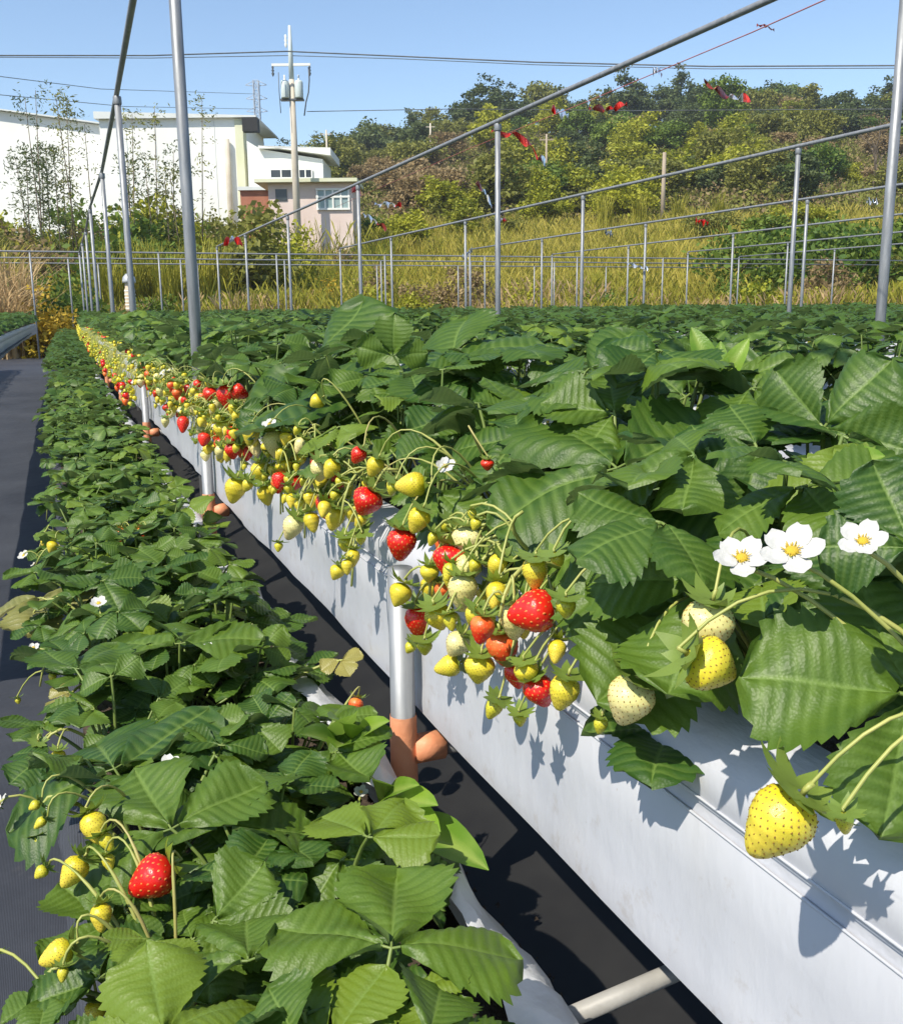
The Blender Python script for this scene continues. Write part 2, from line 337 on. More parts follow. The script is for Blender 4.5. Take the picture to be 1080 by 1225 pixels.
def low_bed(x0, x1, y0, y1, label, seed, group, step=0.03):
    t = thing('low_bed', label, 'planter', (x0, y0, 0), group); n = int((y1-y0)/step)+1; w = x1-x0
    b = MB(); prof = []
    for a in np.linspace(-35, 100, 10): prof.append((w-.035+.045*math.cos(math.radians(a)), .612+.045*math.sin(math.radians(a))))
    prof = [(w-.03, .40), (w-.008, .50)]+prof; k = len(prof)
    for side in (1, 0):
        b = MB()
        for i in range(n):
            y = i*step; bx = BEND(y0+y); yy = y0+y
            for j, (px, pz) in enumerate(prof):
                wr = .004*math.sin(yy*9+seed+j*.5)+.004*math.sin(yy*31+j*1.1+2*math.sin(yy*3))+.0025*math.sin(yy*67-j*2.1)
                X = px+wr if side else w-px-wr
                b.v.append((X+bx, y, pz+wr*.7+(.03 if side else -.045))); b.a.append(0)
        for i in range(n-1):
            for j in range(k-1):
                f = (i*k+j, (i+1)*k+j, (i+1)*k+j+1, i*k+j+1)
                b.f.append(f if side else f[::-1]); b.m.append(0)
        b.build('bag_edge', 'white_bag' if side else 'weed_mat', t)
    b = MB(); n2 = n//3+1
    for i in range(n2):
        y = min(i*step*3, (n-1)*step); bx = BEND(y0+y)
        for u in (.06, .35, .65, .94): b.v.append((bx+w*u, y, .645+math.sin(i*1.7+u*9)*.006)); b.a.append(0)
    for i in range(n2-1):
        for j in range(3): b.f.append((i*4+j, i*4+j+1, i*4+j+5, i*4+j+4)); b.m.append(0)
    b.build('soil', 'soil', t)
    b = MB(); y = 0.3
    while y0+y < y1:
        for u in (.12, .88): b.tube([(BEND(y0+y)+w*u, y, 0), (BEND(y0+y)+w*u, y, .42)], .012, 8)
        y += 1.4
    b.build('support_legs', 'old_pipe', t)
    b = MB(); b.add([(BEND(y0)+.03, .01, .42), (BEND(y0)+w-.03, .01, .42), (BEND(y1)+w-.03, (n-1)*step, .42), (BEND(y1)+.03, (n-1)*step, .42)], [(0, 1, 2, 3)])
    b.build('liner', 'inner_black', t)
    b = MB(); yq = [i*.5 for i in range(int((y1-y0)/.5)+1)]
    b.add([q for yy in yq for q in ((BEND(y0+yy)+w-.01, yy, .47), (BEND(y0+yy)+w+.12, yy, .44), (BEND(y0+yy)+w+.30, yy, .50))], [(3*i+j, 3*i+j+1, 3*i+j+4, 3*i+j+3) for i in range(len(yq)-1) for j in (0, 1)]); b.build('added_dark_sheet', 'inner_black', t)  # added black sheet, stands in for the deep shade of the gap
    return t
SP = 1.1
seam(trough(XSH, 0.02, 19, 'nearest raised white plastic trough lined with yellow and red strawberries', 1, None), .02, 10)
low_bed(-.02, .295, .12, 19, 'low white plastic bed of strawberries beside the dark path', 2, None)
for k in range(1, 13):
    trough(XSH+SP*k, .35*k, 21, ORD[k]+' raised white trough counted rightward from the nearest one', 10+k, 'raised troughs across the field', .25)
for k in (-1, -2): trough(XSH+SP*k, 3, 21, ('raised trough just across the dark path on the left' if k == -1 else 'raised trough one row farther left than the path trough'), 40-k, 'raised troughs across the field', .25)

b = MB(); cr_ = random.Random(4)
for i in range(420):
    y = cr_.gauss(.74, .10) if i < 300 else cr_.uniform(.5, 2.2); x = .40+cr_.gauss(0, .018); r_ = cr_.uniform(.001, .0045); z = .455+abs(x-.40)*.2+r_*.3; ph_ = cr_.uniform(0, 6)
    vs = [(x+r_*math.cos(ph_+k*2.1), y+r_*math.sin(ph_+k*2.1), z-r_*.5) for k in range(3)]+[(x+r_*.3, y, z+r_*cr_.uniform(.5, 1.1))]
    b.add(vs, [(0, 1, 3), (1, 2, 3), (2, 0, 3), (2, 1, 0)])
tag(b.build('spilled_soil', 'soil', None, False), 'crumbs of brown soil spilled in the dark gap under the sheet', 'soil', kind='stuff')

# ------------------------------------------------------------------ steel pipes of the near trough
for i, y in enumerate([0.955-1.62, 0.955, 2.38, 4.05, 5.6, 7.2, 8.8, 10.4, 12.0]):
    if i == 0: continue
    lab = 'galvanised support pipe with orange painted foot, %s along the white sheet' % ORD[i-1]
    bx = BEND(y)
    t = thing('support_pipe', lab, 'pipe', (XSH-.016+bx, y, 0), 'support pipes of the near trough')
    b = MB(); b.tube([(0, 0, 0), (0, 0, .45), (0, 0, .88)], .0135, 14); b.build('pipe', 'galvanised', t)
    b = MB(); pts = [(.0142+.0006*math.sin(a*5), z) for a, z in ((0, .60), (1, .63), (2, .67), (3, .70), (4, .716))]
    b.lathe([(.0150, .585), (.0150, .66), (.0146, .715)], 14); b.build('orange_band', 'orange_paint', t)
    b = MB(); b.tube([(.010, 0, .672), (.045, 0, .672)], .0165, 14); b.build('tee_joint', 'orange_paint', t)
    b = MB(); b.tube([(.045, 0, .672), (.27, 0, .672)], .0125, 12); b.build('cross_pipe', 'old_pipe', t)
t = thing('ground_pipe', 'pale plastic pipe stub crossing the dark gap under the sheet', 'pipe', atX(735, 1192, .345))
b = MB(); b.tube([(-.05, -.004, -.004), (.14, .012, .004)], .0072, 14); b.build('pipe', 'white_pipe', t)

# ------------------------------------------------------------------ strawberry leaves
CREST = {'hi': (9, 3, [-1, -.86, -.66, -.44, -.22, -.06, 0, .06, .22, .44, .66, .86, 1]), 'mid': (7, 2, [-1, -.66, -.3, 0, .3, .66, 1]), 'low': (3, 1, [-1, 0, 1])}
def interp(t, P):
    for (a, x), (c, y) in zip(P, P[1:]):
        if t <= c: u = (t-a)/(c-a); u = u*u*(3-2*u)*.4+u*.6; return x+(y-x)*u
    return P[-1][1]
SHAPE = [(0, .05), (.06, .22), (.18, .52), (.35, .83), (.55, .99), (.68, 1.0), (.78, .93), (.86, .80), (.92, .65), (.963, .46), (1.0, .0)]
def leaflet(mb, org, dr, nm, Ln, Wd, res, r, fold=.22, droop=.25, skew=0.0, m=0):
    nv, rp, cols = CREST[res]; rows = nv*rp; dr = dr.normalized(); sd = dr.cross(nm).normalized(); nm = sd.cross(dr).normalized()
    A = .0105*Ln if res != 'low' else 0; vs = []; at = []; ph = r.uniform(0, 6); wv = r.uniform(.03, .075); cup = r.uniform(-.10, .42); tw = r.uniform(-.16, .16)
    for i in range(rows+1):
        t = i/rows; w = interp(t, SHAPE)*Wd/2
        tooth = (0.075, -.035, .030)[i % 3] if rp == 3 else ((0.075, -.04)[i % 2] if rp == 2 else 0)
        for v in cols:
            av = abs(v); wx = w*(1+(tooth if av == 1 else 0)+(skew*(1 if v > 0 else -1)))
            y = t*Ln*.96+av*w*.34*(1-t)+(tooth*Wd*.55*t*t if av == 1 else 0); x = v*wx
            if t == 1: x = 0; y = Ln
            z = fold*abs(x)-cup*x*x/Wd*2.4-droop*y*y/Ln+tw*x*y/Ln+wv*Ln*math.sin(ph+v*4+t*6)*(.3+.7*av)
            if A and 0 < av < 1 and t < 1:
                c = math.cos(2*math.pi*i/rp) if rp == 3 else (1 if i % 2 == 0 else -1)
                z -= A*1.15*c*min(1, av*2.2)*(1 if av < .9 else .4)
            if av == 0: z -= A*1.2
            vs.append(tuple(org+sd*x+dr*y+nm*z))
            ve = 1.0 if av == 0 else (0.62*(1-.75*av) if (i % rp == 0 and av < .98) else (.0))
            at.append(ve if res != 'low' else 0.12)
    k = len(cols); fs = []
    for i in range(rows):
        for j in range(k-1): fs.append((i*k+j, i*k+j+1, (i+1)*k+j+1, (i+1)*k+j))
    mb.add(vs, fs, m, at)
def leaf(mb, base, J, dr, nm, Ln, res, r, mid=None, m=0, pr=.0019, only=None):
    """petiole from base to junction J, three leaflets"""
    J = Vector(J); base = Vector(base); dr = Vector(dr).normalized(); nm = Vector(nm)
    sd = dr.cross(nm).normalized(); nm = sd.cross(dr).normalized()
    k = {'hi': 7, 'mid': 5, 'low': 3}[res]; c = mid if mid is not None else base.lerp(J, .5)+Vector((0, 0, (J-base).length*.18))
    pts = [base*(1-u)**2+Vector(c)*2*u*(1-u)+J*u*u for u in [i/(k-1) for i in range(k)]]
    mb.tube(pts, [pr*1.25-pr*.5*i/(k-1) for i in range(k)], 6 if res == 'hi' else 4 if res == 'mid' else 3, False, 1, .0)
    wf = r.uniform(.94, 1.08)
    for ang, l, sk in ((0, 1.0, 0), (r.uniform(66, 84), r.uniform(.86, .97), .10), (-r.uniform(66, 84), r.uniform(.86, .97), -.10)):
        if only and (ang == 0) != (only == 1) and only == 1: continue
        a = math.radians(ang); d = dr*math.cos(a)+sd*math.sin(a)
        d = (d+nm*r.uniform(-.12, .14)).normalized(); n2 = (nm+Vector((r.uniform(-.18, .18), r.uniform(-.18, .18), 0))).normalized()
        o = J+d*Ln*.07
        if res == 'hi': mb.tube([J, o], pr*.55, 5, False, 1)
        leaflet(mb, o, d, n2, Ln*l, Ln*l*wf, res, r, r.uniform(.0, .34), r.uniform(-.10, .38), sk, m)
LM = ['leaf', 'petiole']
def plant_leaves(seed, res, n, height, spread, Lm):
    """list of leaf specs for one plant"""
    r = random.Random(seed); out = []
    for i in range(n):
        a = i*2.39996+r.uniform(-.35, .35); q = ((i+.6)/n)**.55
        rad = spread*(.10+.90*q)*r.uniform(.85, 1.1); h = height*(1.02-.50*q*q)*r.uniform(.70, 1.12)
        J = Vector((math.cos(a)*rad*.72, math.sin(a)*rad*.72, h)); dr = Vector((math.cos(a), math.sin(a), r.uniform(-.45, .40)-.16*q))
        nm = Vector((math.cos(a)*.25*q+r.uniform(-.5, .5), math.sin(a)*.25*q+r.uniform(-.5, .5), 1)); Ln = Lm*r.uniform(.74, 1.14)*(1-.12*q)
        mb = MB(); mb.az = a; bs = Vector((math.cos(a)*.012, math.sin(a)*.012, 0)); leaf(mb, bs, J, dr, nm, Ln, res, r); out.append(mb)
    return out
TPL = {}
for res, nt_, n in (('hi', 7, 18), ('mid', 5, 16), ('low', 4, 13)):
    for kind, h, sp, Lm in (('up', .188, .165, .065), ('dn', .105, .125, .052)):
        TPL[res, kind] = [[mb for mb in plant_leaves(100+i*13+len(res)*7+len(kind)+ord(kind[0]), res, n, h, sp, Lm)] for i in range(nt_)]
MESH = {k: [[(mb.mesh('leaf', LM), mb.az) for mb in p] for p in v] for k, v in TPL.items()}

# ------------------------------------------------------------------ berries, flowers
BP = [(0, .02), (.05, .26), (.16, .42), (.32, .485), (.5, .45), (.68, .345), (.84, .235), (.94, .14), (.985, .06), (1, .0)]
def berry_mesh(name, mats, ln=1.15, nseed=95, wide=1.0, blunt=0.0, n=28, rows=20, seeds=True, sr=.034, lump=.03, seed=1, ds=.045):
    r = random.Random(seed); mb = MB(); ph = [r.uniform(0, 6) for _ in range(4)]
    def P(t, g):
        rad = interp(t, BP)*wide; rad = rad*(1-blunt)+blunt*.48*wide*math.sin(math.pi*min(1, t**.7*.98+.02)) if blunt else rad
        rad *= 1+lump*math.sin(2*g+ph[0])+lump*.7*math.sin(3*g+ph[1]+t*3)
        return Vector((rad*math.cos(g), rad*math.sin(g), -t*ln))
    sd = []
    for i in range(nseed):
        t = .07+.90*((i+.5)/nseed); t = .06+.92*(1-(1-(i+.5)/nseed)**.62)
        sd.append((t, i*2.39996))
    sp = np.array([P(t, g) for t, g in sd]); vs = []
    for i in range(rows+1):
        for j in range(n):
            p = P(i/rows, 2*math.pi*j/n)
            if seeds:
                d = np.min(((sp-np.array(p))**2).sum(1)); k = .024*math.exp(-d/(ds**2)); c = Vector((0, 0, p.z*.8-.1)); p = p+(c-p).normalized()*k
            vs.append(tuple(p))
    mb.add(vs, [(i*n+j, (i+1)*n+j, (i+1)*n+(j+1) % n, i*n+(j+1) % n) for i in range(rows) for j in range(n)])
    if seeds:
        for t, g in sd:
            p = P(t, g); e = .01; tu = (P(min(1, t+e), g)-P(t-e, g)).normalized(); tv = (P(t, g+e)-P(t, g-e)).normalized(); nn = tv.cross(tu).normalized()
            if nn.dot(Vector((p.x, p.y, 0))) < 0: nn = -nn
            o = p-nn*.014
            mb.add([tuple(o+tu*sr*1.35), tuple(o+tv*sr*.8), tuple(o-tu*sr*1.35), tuple(o-tv*sr*.8), tuple(o+nn*.026)], [(0, 1, 4), (1, 2, 4), (2, 3, 4), (3, 0, 4)], 1)
    return mb.mesh(name, mats)
def calyx_mb(mb, seed, n=10, ln=.42, stem=.25, m=0, ms=1, back=.5):
    r = random.Random(seed)
    for i in range(n):
        g = 2*math.pi*i/n+r.uniform(-.15, .15); l = ln*r.uniform(.9, 1.4); c, s = math.cos(g), math.sin(g); w = .135; up = back*r.uniform(.2, 1.2)
        P = lambda u, v: (c*(.06+u*l)-s*v, s*(.06+u*l)+c*v, .03-.16*u*(1-u)+up*l*u*u*1.0)
        us = ((0, .5), (.18, .85), (.38, 1.0), (.58, .88), (.78, .52), (.92, .2), (1, .02)); tw_ = r.uniform(-.06, .06)
        mb.add([q for u, k in us for q in (P(u, -w*k+tw_*u), P(u, w*k+tw_*u))], [(2*j, 2*j+1, 2*j+3, 2*j+2) for j in range(6)], m)
    mb.tube([(0, 0, .0), (.01, 0, stem*.5), (.0, .01, stem)], .035, 5, True, ms)
BM = {'red': [berry_mesh('strawberry', ['berry_red', 'seed_red'], 1.1, 100, 1.0, seed=1), berry_mesh('strawberry', ['berry_red', 'seed_red'], 1.35, 110, .95, seed=2), berry_mesh('strawberry', ['berry_red', 'seed_red'], .98, 100, 1.08, .3, seed=3)],
      'orange': [berry_mesh('strawberry', ['berry_orange', 'seed_red'], 1.15, 95, 1.0, seed=4)],
      'yellow': [berry_mesh('strawberry', ['berry_yellow', 'seed_brown'], 1.05, 210, 1.02, .4, seed=5, sr=.018, n=36, rows=26, ds=.034), berry_mesh('strawberry', ['berry_yellow', 'seed_brown'], 1.2, 218, .95, seed=6, sr=.018, n=36, rows=26, ds=.034)],
      'cream': [berry_mesh('strawberry', ['berry_cream', 'seed_brown'], 1.3, 201, .98, seed=7, sr=.018, n=36, rows=26, ds=.034), berry_mesh('strawberry', ['berry_cream', 'seed_brown'], 1.1, 192, 1.05, .3, seed=8, sr=.018, n=36, rows=26, ds=.034)],
      'green': [berry_mesh('strawberry', ['berry_green', 'seed_brown'], 1.0, 70, .92, .2, seed=9, sr=.03, n=20, rows=14), berry_mesh('strawberry', ['berry_green', 'seed_brown'], 1.15, 70, .85, seed=12, sr=.03, n=20, rows=14)]}
CAL = []
for s in range(4):
    mb = MB(); calyx_mb(mb, s, 9+s % 2, .40+.05*(s % 2), .25, back=(.2, .6, .9, .5)[s]); CAL.append(mb.mesh('calyx', ['calyx', 'stem']))
NAMEC = {'red': 'ripe red strawberry', 'orange': 'half ripe orange strawberry', 'yellow': None, 'cream': 'pale cream strawberry', 'green': None}
def berry(parent, p, size, kind, r, tilt=.5, dirv=None):
    """p: calyx point in world, berry hangs along dirv"""
    o = obj('strawberry', r.choice(BM[kind]), parent, Vector(p)-parent.location)
    d = Vector(dirv) if dirv is not None else Vector((r.uniform(-1, .3)*tilt, r.uniform(-1, 1)*tilt, -1))
    q = (-d.normalized()).to_track_quat('Z', 'Y'); o.rotation_mode = 'QUATERNION'; o.rotation_quaternion = q; o.scale = (size,)*3
    if NAMEC[kind]: o['label'] = NAMEC[kind]
    c = obj('calyx', r.choice(CAL), o, (0, 0, 0), (0, 0, r.uniform(0, 6)))
    k = {'green': 1.45, 'yellow': 1.1}.get(kind, 1.0)*r.uniform(.85, 1.1); k *= 1.2; c.scale = (k, k, 1)
    return o
mb = MB()
for i in range(5): pass
def petal_mb():
    m = MB(); vs = []; k = 6
    for i in range(k+1):
        t = i/k; w = .5*math.sin(math.pi*min(1, .06+t*.80))**.8 if t < 1 else .22
        for v in (-1, -.5, 0, .5, 1): vs.append((.16+t*.86, v*w*.86, .16*t*t+.13*v*v*t+.035*math.sin(t*9+v*3)))
    m.add(vs, [(i*5+j, i*5+j+1, i*5+j+6, i*5+j+5) for i in range(k) for j in range(4)]); return m
PETAL = petal_mb().mesh('petal', 'petal')
mb = MB(); mb.lathe([(.0, .16), (.10, .15), (.18, .10), (.23, .03), (.22, -.02), (.1, -.06)], 14)
for i in range(20):
    g = i*2.4; rr_ = .20+.06*(i % 3); mb.tube([(math.cos(g)*.15, math.sin(g)*.15, .04), (math.cos(g)*rr_*1.1, math.sin(g)*rr_*1.1, .16)], .02, 4)
calyx_mb(mb, 5, 9, .55, .0, 1, 1, back=-.15); mb.tube([(0, 0, -.02), (.0, .02, -.45)], .04, 5, True, 1)
FLC = mb.mesh('flower', ['pollen', 'calyx'])
def flower(parent, p, size, face, r, npet=5):
    o = obj('flower', FLC, parent, Vector(p)-parent.location); o.rotation_mode = 'QUATERNION'; o.rotation_quaternion = Vector(face).normalized().to_track_quat('Z', 'Y'); o.scale = (size,)*3
    o['label'] = 'white strawberry flower with yellow centre'
    a0 = r.uniform(0, 6)
    for i in range(npet):
        obj('petal', PETAL, o, (0, 0, .01+.012*(i % 2)), (0, r.uniform(-.25, .1), a0+i*2*math.pi/5), r.uniform(.92, 1.06))
    return o
def bez(a, c, d, n=8): return [a*(1-u)**2+c*2*u*(1-u)+d*u*u for u in [i/n for i in range(n+1)]]

# ------------------------------------------------------------------ plants
PL = {}
def put_plant(x, y, z, res, kind, label, group, seed, sc=1.0, skip=0.0, front=0.0):
    r = random.Random(seed); t = thing('strawberry_plant', label, 'strawberry plant', (x, y, z), group)
    pk = r.randrange(len(MESH[res, kind])); rz = r.uniform(0, 6.28)
    for me, az in MESH[res, kind][pk]:
        ra = rz+r.uniform(-.2, .2)
        if r.random() < skip or (math.cos(az+ra) < -.45 and r.random() < front): continue
        o = obj('leaf', me, t, (0, 0, 0), (r.uniform(-.10, .10), r.uniform(-.10, .10), ra), sc*r.uniform(.88, 1.12))
    t['pseed'] = seed
    return t
def clean(t): del t['pseed']
def truss(t, r, n, tip, kinds, edge=None, szk=1.0, fl=0.0):
    """fruit stalk arching from the crown over the trough edge, with berries"""
    b0 = t.location.copy(); mb = MB(); tip = Vector(tip); e = Vector(edge) if edge is not None else Vector((XSH+BEND(tip.y)-.01, (tip.y*.7+b0.y*.3), .955+r.uniform(-.01, .03)))
    pts = bez(b0, e*1.0+(e-b0.lerp(tip, .5))*.6, tip, 9); mb.tube([p-b0 for p in pts], [.0022-.0008*i/9 for i in range(10)], 6, True)
    for i in range(n):
        u = .45+.55*(i+.5)/n; P = pts[min(9, int(u*9))]
        kd = r.choices(list(kinds), list(kinds.values()))[0]
        sz = {'red': .027, 'orange': .026, 'cream': .026, 'yellow': .0205, 'green': .0135}[kd]*r.uniform(.78, 1.2)*szk
        d = Vector((r.uniform(-.038, .012), r.uniform(-.048, .048), r.uniform(-.045, .012)))
        q = P+d; q.x = min(q.x, XSH+BEND(q.y)-.006-sz*.5); ca = q+Vector((0, 0, 0))
        pp = bez(P, P+d*.5+Vector((0, 0, .018)), ca+Vector((0, 0, sz*.2)), 4); mb.tube([p-b0 for p in pp], .0011, 5, False)
        if r.random() < fl: flower(t, ca, .0105*r.uniform(.8, 1.1), (r.uniform(-1, -.2), r.uniform(-.8, .2), r.uniform(.3, 1)), r, r.choice((5, 5, 4)))
        else: berry(t, ca, sz, kd, r, .55)
    mb.build('fruit_stem', 'stem', t)
# far berries: one joined cluster part per plant
def cluster_mb(seed, n, dense=1.0):
    r = random.Random(seed); mb = MB()
    for i in range(n):
        z = r.uniform(-.09, .07); x = -.105-r.uniform(0, .05)-(.02 if z < 0 else 0)+(.05 if z > .03 else 0); y = r.uniform(-.12, .12); kd = r.choices([0, 1, 2, 3], [5.5, 3.2, .35, .2])[0]; s = (.010, .008, .0125, .011)[kd]*r.uniform(.8, 1.25)
        rot = Matrix.Rotation(r.uniform(-.7, .7), 3, 'X')@Matrix.Rotation(r.uniform(-.7, .7), 3, 'Y'); vs = []
        for q, (rad, zz) in enumerate(((.35, .95), (1.0, .45), (.75, -.45), (.05, -1.15))):
            for j in range(7): g = j*math.tau/7; vs.append(tuple(rot@Vector((rad*s*math.cos(g), rad*s*math.sin(g), zz*s))+Vector((x, y, z))))
        mb.add(vs, [(a*7+j, (a+1)*7+j, (a+1)*7+(j+1) % 7, a*7+(j+1) % 7) for a in range(3) for j in range(7)], kd)
        for j in range(6):
            g = j*1.05+i; c, s_ = math.cos(g), math.sin(g); k = s*1.25
            mb.add([tuple(rot@Vector(p)+Vector((x, y, z))) for p in ((-s_*s*.3, c*s*.3, s), (s_*s*.3, -c*s*.3, s), (c*k, s_*k, s*r.uniform(.7, 1.6)))], [(0, 1, 2)], 4)
        if r.random() < .5: mb.tube([(-.02, y*.5, .04), (x*.75, y*.8, .06), (x, y, z+s)], .0012, 3, False, 5)
    for i in range(2):
        x, y, z = -.08+r.uniform(-.04, .06), r.uniform(-.1, .1), r.uniform(.0, .10)
        if r.random() < .6:
            for j in range(5):
                g = j*1.2566; c, s_ = math.cos(g), math.sin(g)
                mb.add([(x, y+s_*.002, z), (x-.003+.006*c, y+.009*s_-.004*c, z+.009*c), (x-.004, y+.012*s_, z+.012*c), (x-.003+.006*c, y+.009*s_+.004*c, z+.009*c)], [(0, 1, 2, 3)], 6)
    return mb
CLM = ['berry_yellow', 'berry_green', 'berry_red', 'berry_orange', 'calyx', 'stem', 'petal']
CLU = [cluster_mb(300+i, 14+4*i).mesh('berry_cluster', CLM) for i in range(6)]
KN = {'yellow': 4, 'green': 4.2, 'cream': 1.0, 'red': 1.25, 'orange': .6}
count = 0
GU = 'strawberry plants of the near raised trough'; GL = 'strawberry plants of the low bed'
UP = []                                             # near upper plants, kept for hand-placed parts
# front and back row of the raised trough
for row, xo in ((0, .100), (1, .210)):
    y = .30+row*.09; i = 0
    while y < 12.6:
        res = 'hi' if y < 2.4 else 'mid' if y < 6 else 'low'
        rw = 'berry-laden front row' if row == 0 else 'leafy back row'
        if i < 12: lab = '%s strawberry plant in the %s of the near raised trough' % (ORD[i], rw)
        else: lab = 'distant small strawberry plant in the %s of the near raised trough' % rw
        sd = 1000+row*500+i; r = random.Random(sd*3)
        t = put_plant(XSH+BEND(y)+xo+r.uniform(-.015, .015), y+r.uniform(-.02, .02), .885, res, 'up', lab, GU if i < 12 else 'distant plants, '+rw, sd, r.uniform(.92, 1.10)*(1.0 if y > .7 else .95), (.62 if y < .5 else .40 if y < .75 else .10) if row == 0 else (.3 if y < .5 else 0), (.65 if row == 0 else .2) if y > .6 else 0)
        if row == 0:
            if y < .62 or .84 < y < 1.0: pass
            elif y < 3.9:
                nt_ = 4
                for q in range(nt_):
                    ty = t.location.y+r.uniform(-.11, .11); truss(t, r, r.randint(5, 7), (XSH+BEND(y)-r.uniform(.022, .055), ty, r.uniform(.835, .945)), KN, szk=.92, fl=.04)
                for q in range(3):                      # a few berries and flowers riding higher, between the leaves
                    ty = t.location.y+r.uniform(-.10, .10); truss(t, r, r.randint(3, 4), (XSH+BEND(y)-r.uniform(-.03, .03), ty, r.uniform(.945, 1.0)), {'yellow': 4, 'green': 5, 'red': .5}, szk=.9, fl=.14)
            else:
                tag(obj('berry_cluster', r.choice(CLU), t, (.0, 0, 0), None, r.uniform(.9, 1.1)), kind='stuff')
        clean(t); UP.append(t); i += 1; y += .205*(1 if y < 7 else 1.1); count += 1
# low bed
LO = []
for row, xo in ((0, .060), (1, .140), (2, .205)):
    y = (.40, .48, .70)[row]; i = 0
    while y < 8.2:
        res = 'hi' if y < 2.2 else 'mid' if y < 5 else 'low'
        rw = ('path-side row', 'middle row', 'sheet-side row')[row]
        if i < 12: lab = '%s strawberry plant in the %s of the low bed' % (ORD[i], rw)
        else: lab = 'distant small strawberry plant in the %s of the low bed' % rw
        sd = 3000+row*500+i; r = random.Random(sd*3)
        t = put_plant(-.02+BEND(y)+xo+r.uniform(-.012, .012), y+r.uniform(-.02, .02), .632, res, 'dn', lab, GL if i < 12 else 'distant low bed plants, '+rw, sd, r.uniform(.9, 1.08), (.35 if y < 1 else .15) if row == 0 else 0)
        if row == 0 and y < 3 and r.random() < .65:
            ty = t.location.y+r.uniform(-.06, .06); xe = -.02+BEND(y)
            truss(t, r, r.randint(2, 4), (xe-r.uniform(.02, .05), ty, r.uniform(.62, .70)), {'yellow': 3, 'green': 4}, edge=(xe+.0, ty, .72), szk=.85, fl=.2)
        if row and y < 3.2 and r.random() < .2: flower(t, t.location+Vector((r.uniform(-.05, .05), r.uniform(-.05, .05), .112)), .009, (r.uniform(-.4, .2), -.3, 1), r)
        clean(t); LO.append(t); i += 1; y += .235*(1 if y < 4 else 1.15); count += 1
# second raised trough, near part
y = 1.3; i = 0
while count < 298:
    sd = 6000+i; r = random.Random(sd)
    row = i % 2
    lab = 'strawberry plant in the second raised trough behind the near one, %s row' % ('front' if row == 0 else 'back')
    t = put_plant(XSH+SP+BEND(y)+(.07, .21)[row], y, .885, 'mid' if y < 5 else 'low', 'up', lab, 'plants of the second trough, %s row' % ('front' if row == 0 else 'back'), sd, r.uniform(.9, 1.1)); clean(t)
    i += 1; y += .11; count += 1
Y2 = y
# all remaining plants: one stuff object
LV = []
for p in TPL['low', 'up']:
    V_, F_, M_, o = [], [], [], 0
    for mb in p:
        V_.append(np.array(mb.v)); F_ += [[a+o for a in (f if len(f) == 4 else (*f, f[-1]))] for f in mb.f]; M_ += mb.m; o += len(mb.v)
    F_ = np.array(F_); M_ = np.array(M_); keep = M_ == 0
    LV.append((np.concatenate(V_), F_[keep]))
Vs, Fs, off = [], [], 0
def scatter(x0, y0, y1, z, sc, rows=(.07, .21), step=.23):
    global off
    for xo in rows:
        y = y0+rng.uniform(0, .1)
        while y < y1:
            V_, F_ = rng.choice(LV); a = rng.uniform(0, 6.28); c, s = math.cos(a)*sc, math.sin(a)*sc; k = rng.uniform(.85, 1.15)
            Vs.append(np.stack([V_[:, 0]*c-V_[:, 1]*s+x0+xo+BEND(y), V_[:, 0]*s+V_[:, 1]*c+y, V_[:, 2]*rng.uniform(.75, 1.2)*sc+z], 1)); Fs.append(F_+off); off += len(V_); y += step*rng.uniform(.85, 1.15)
scatter(XSH, 12.7, 19, .885, 1.0); scatter(XSH+SP, Y2, 21, .885, 1.0)
scatter(-.02, 8.3, 19, .632, .85, (.04, .15, .25))
for k in range(2, 13): scatter(XSH+SP*k, max(.5, .6*k), 21, .885, 1.0)
for k in (-1, -2): scatter(XSH+SP*k, 4, 21, .885, 1.0)
for k in range(1, 13): scatter(XSH+SP*k-.36, max(1, .6*k), 12, .632, .8, (.1, .25), .4)
V_ = np.concatenate(Vs); F_ = np.concatenate(Fs)
tag(obj('far_strawberry_plants', mesh_np('far_strawberry_plants', V_, F_, 'leaf', attr=np.full(len(V_), .12), smooth=True)), 'mass of distant green strawberry plants filling the farther raised rows', 'strawberry plants', kind='stuff')
# yellow berries of the far rows
b = MB()
Vs, Fs, Ms, off = [], [], [], 0
cl = [cluster_mb(400+i, 9) for i in range(3)]; CA = [(np.array(m.v), np.array([list(f)+[f[-1]]*(4-len(f)) for f in m.f]), np.array(m.m)) for m in cl]
def farberries(x0, y0, y1, step, dz=0):
    global off
    y = y0
    while y < y1:
        A, Q, M_ = rng.choice(CA); Vs.append(A*1.0+np.array([x0+BEND(y)+.085, y, .885+dz])); Fs.append(Q+off); Ms.append(M_); off += len(A); y += step*rng.uniform(.7, 1.3)
farberries(XSH, 12.7, 19, .16)
for k in range(1, 10): farberries(XSH+SP*k, .6*k+.5, 20, .9, .02)
tag(obj('far_berries', mesh_np('far_berries', np.concatenate(Vs), np.concatenate(Fs), CLM, midx=np.concatenate(Ms))), 'scattered distant yellow berries along the farther raised rows', 'berries', kind='stuff')

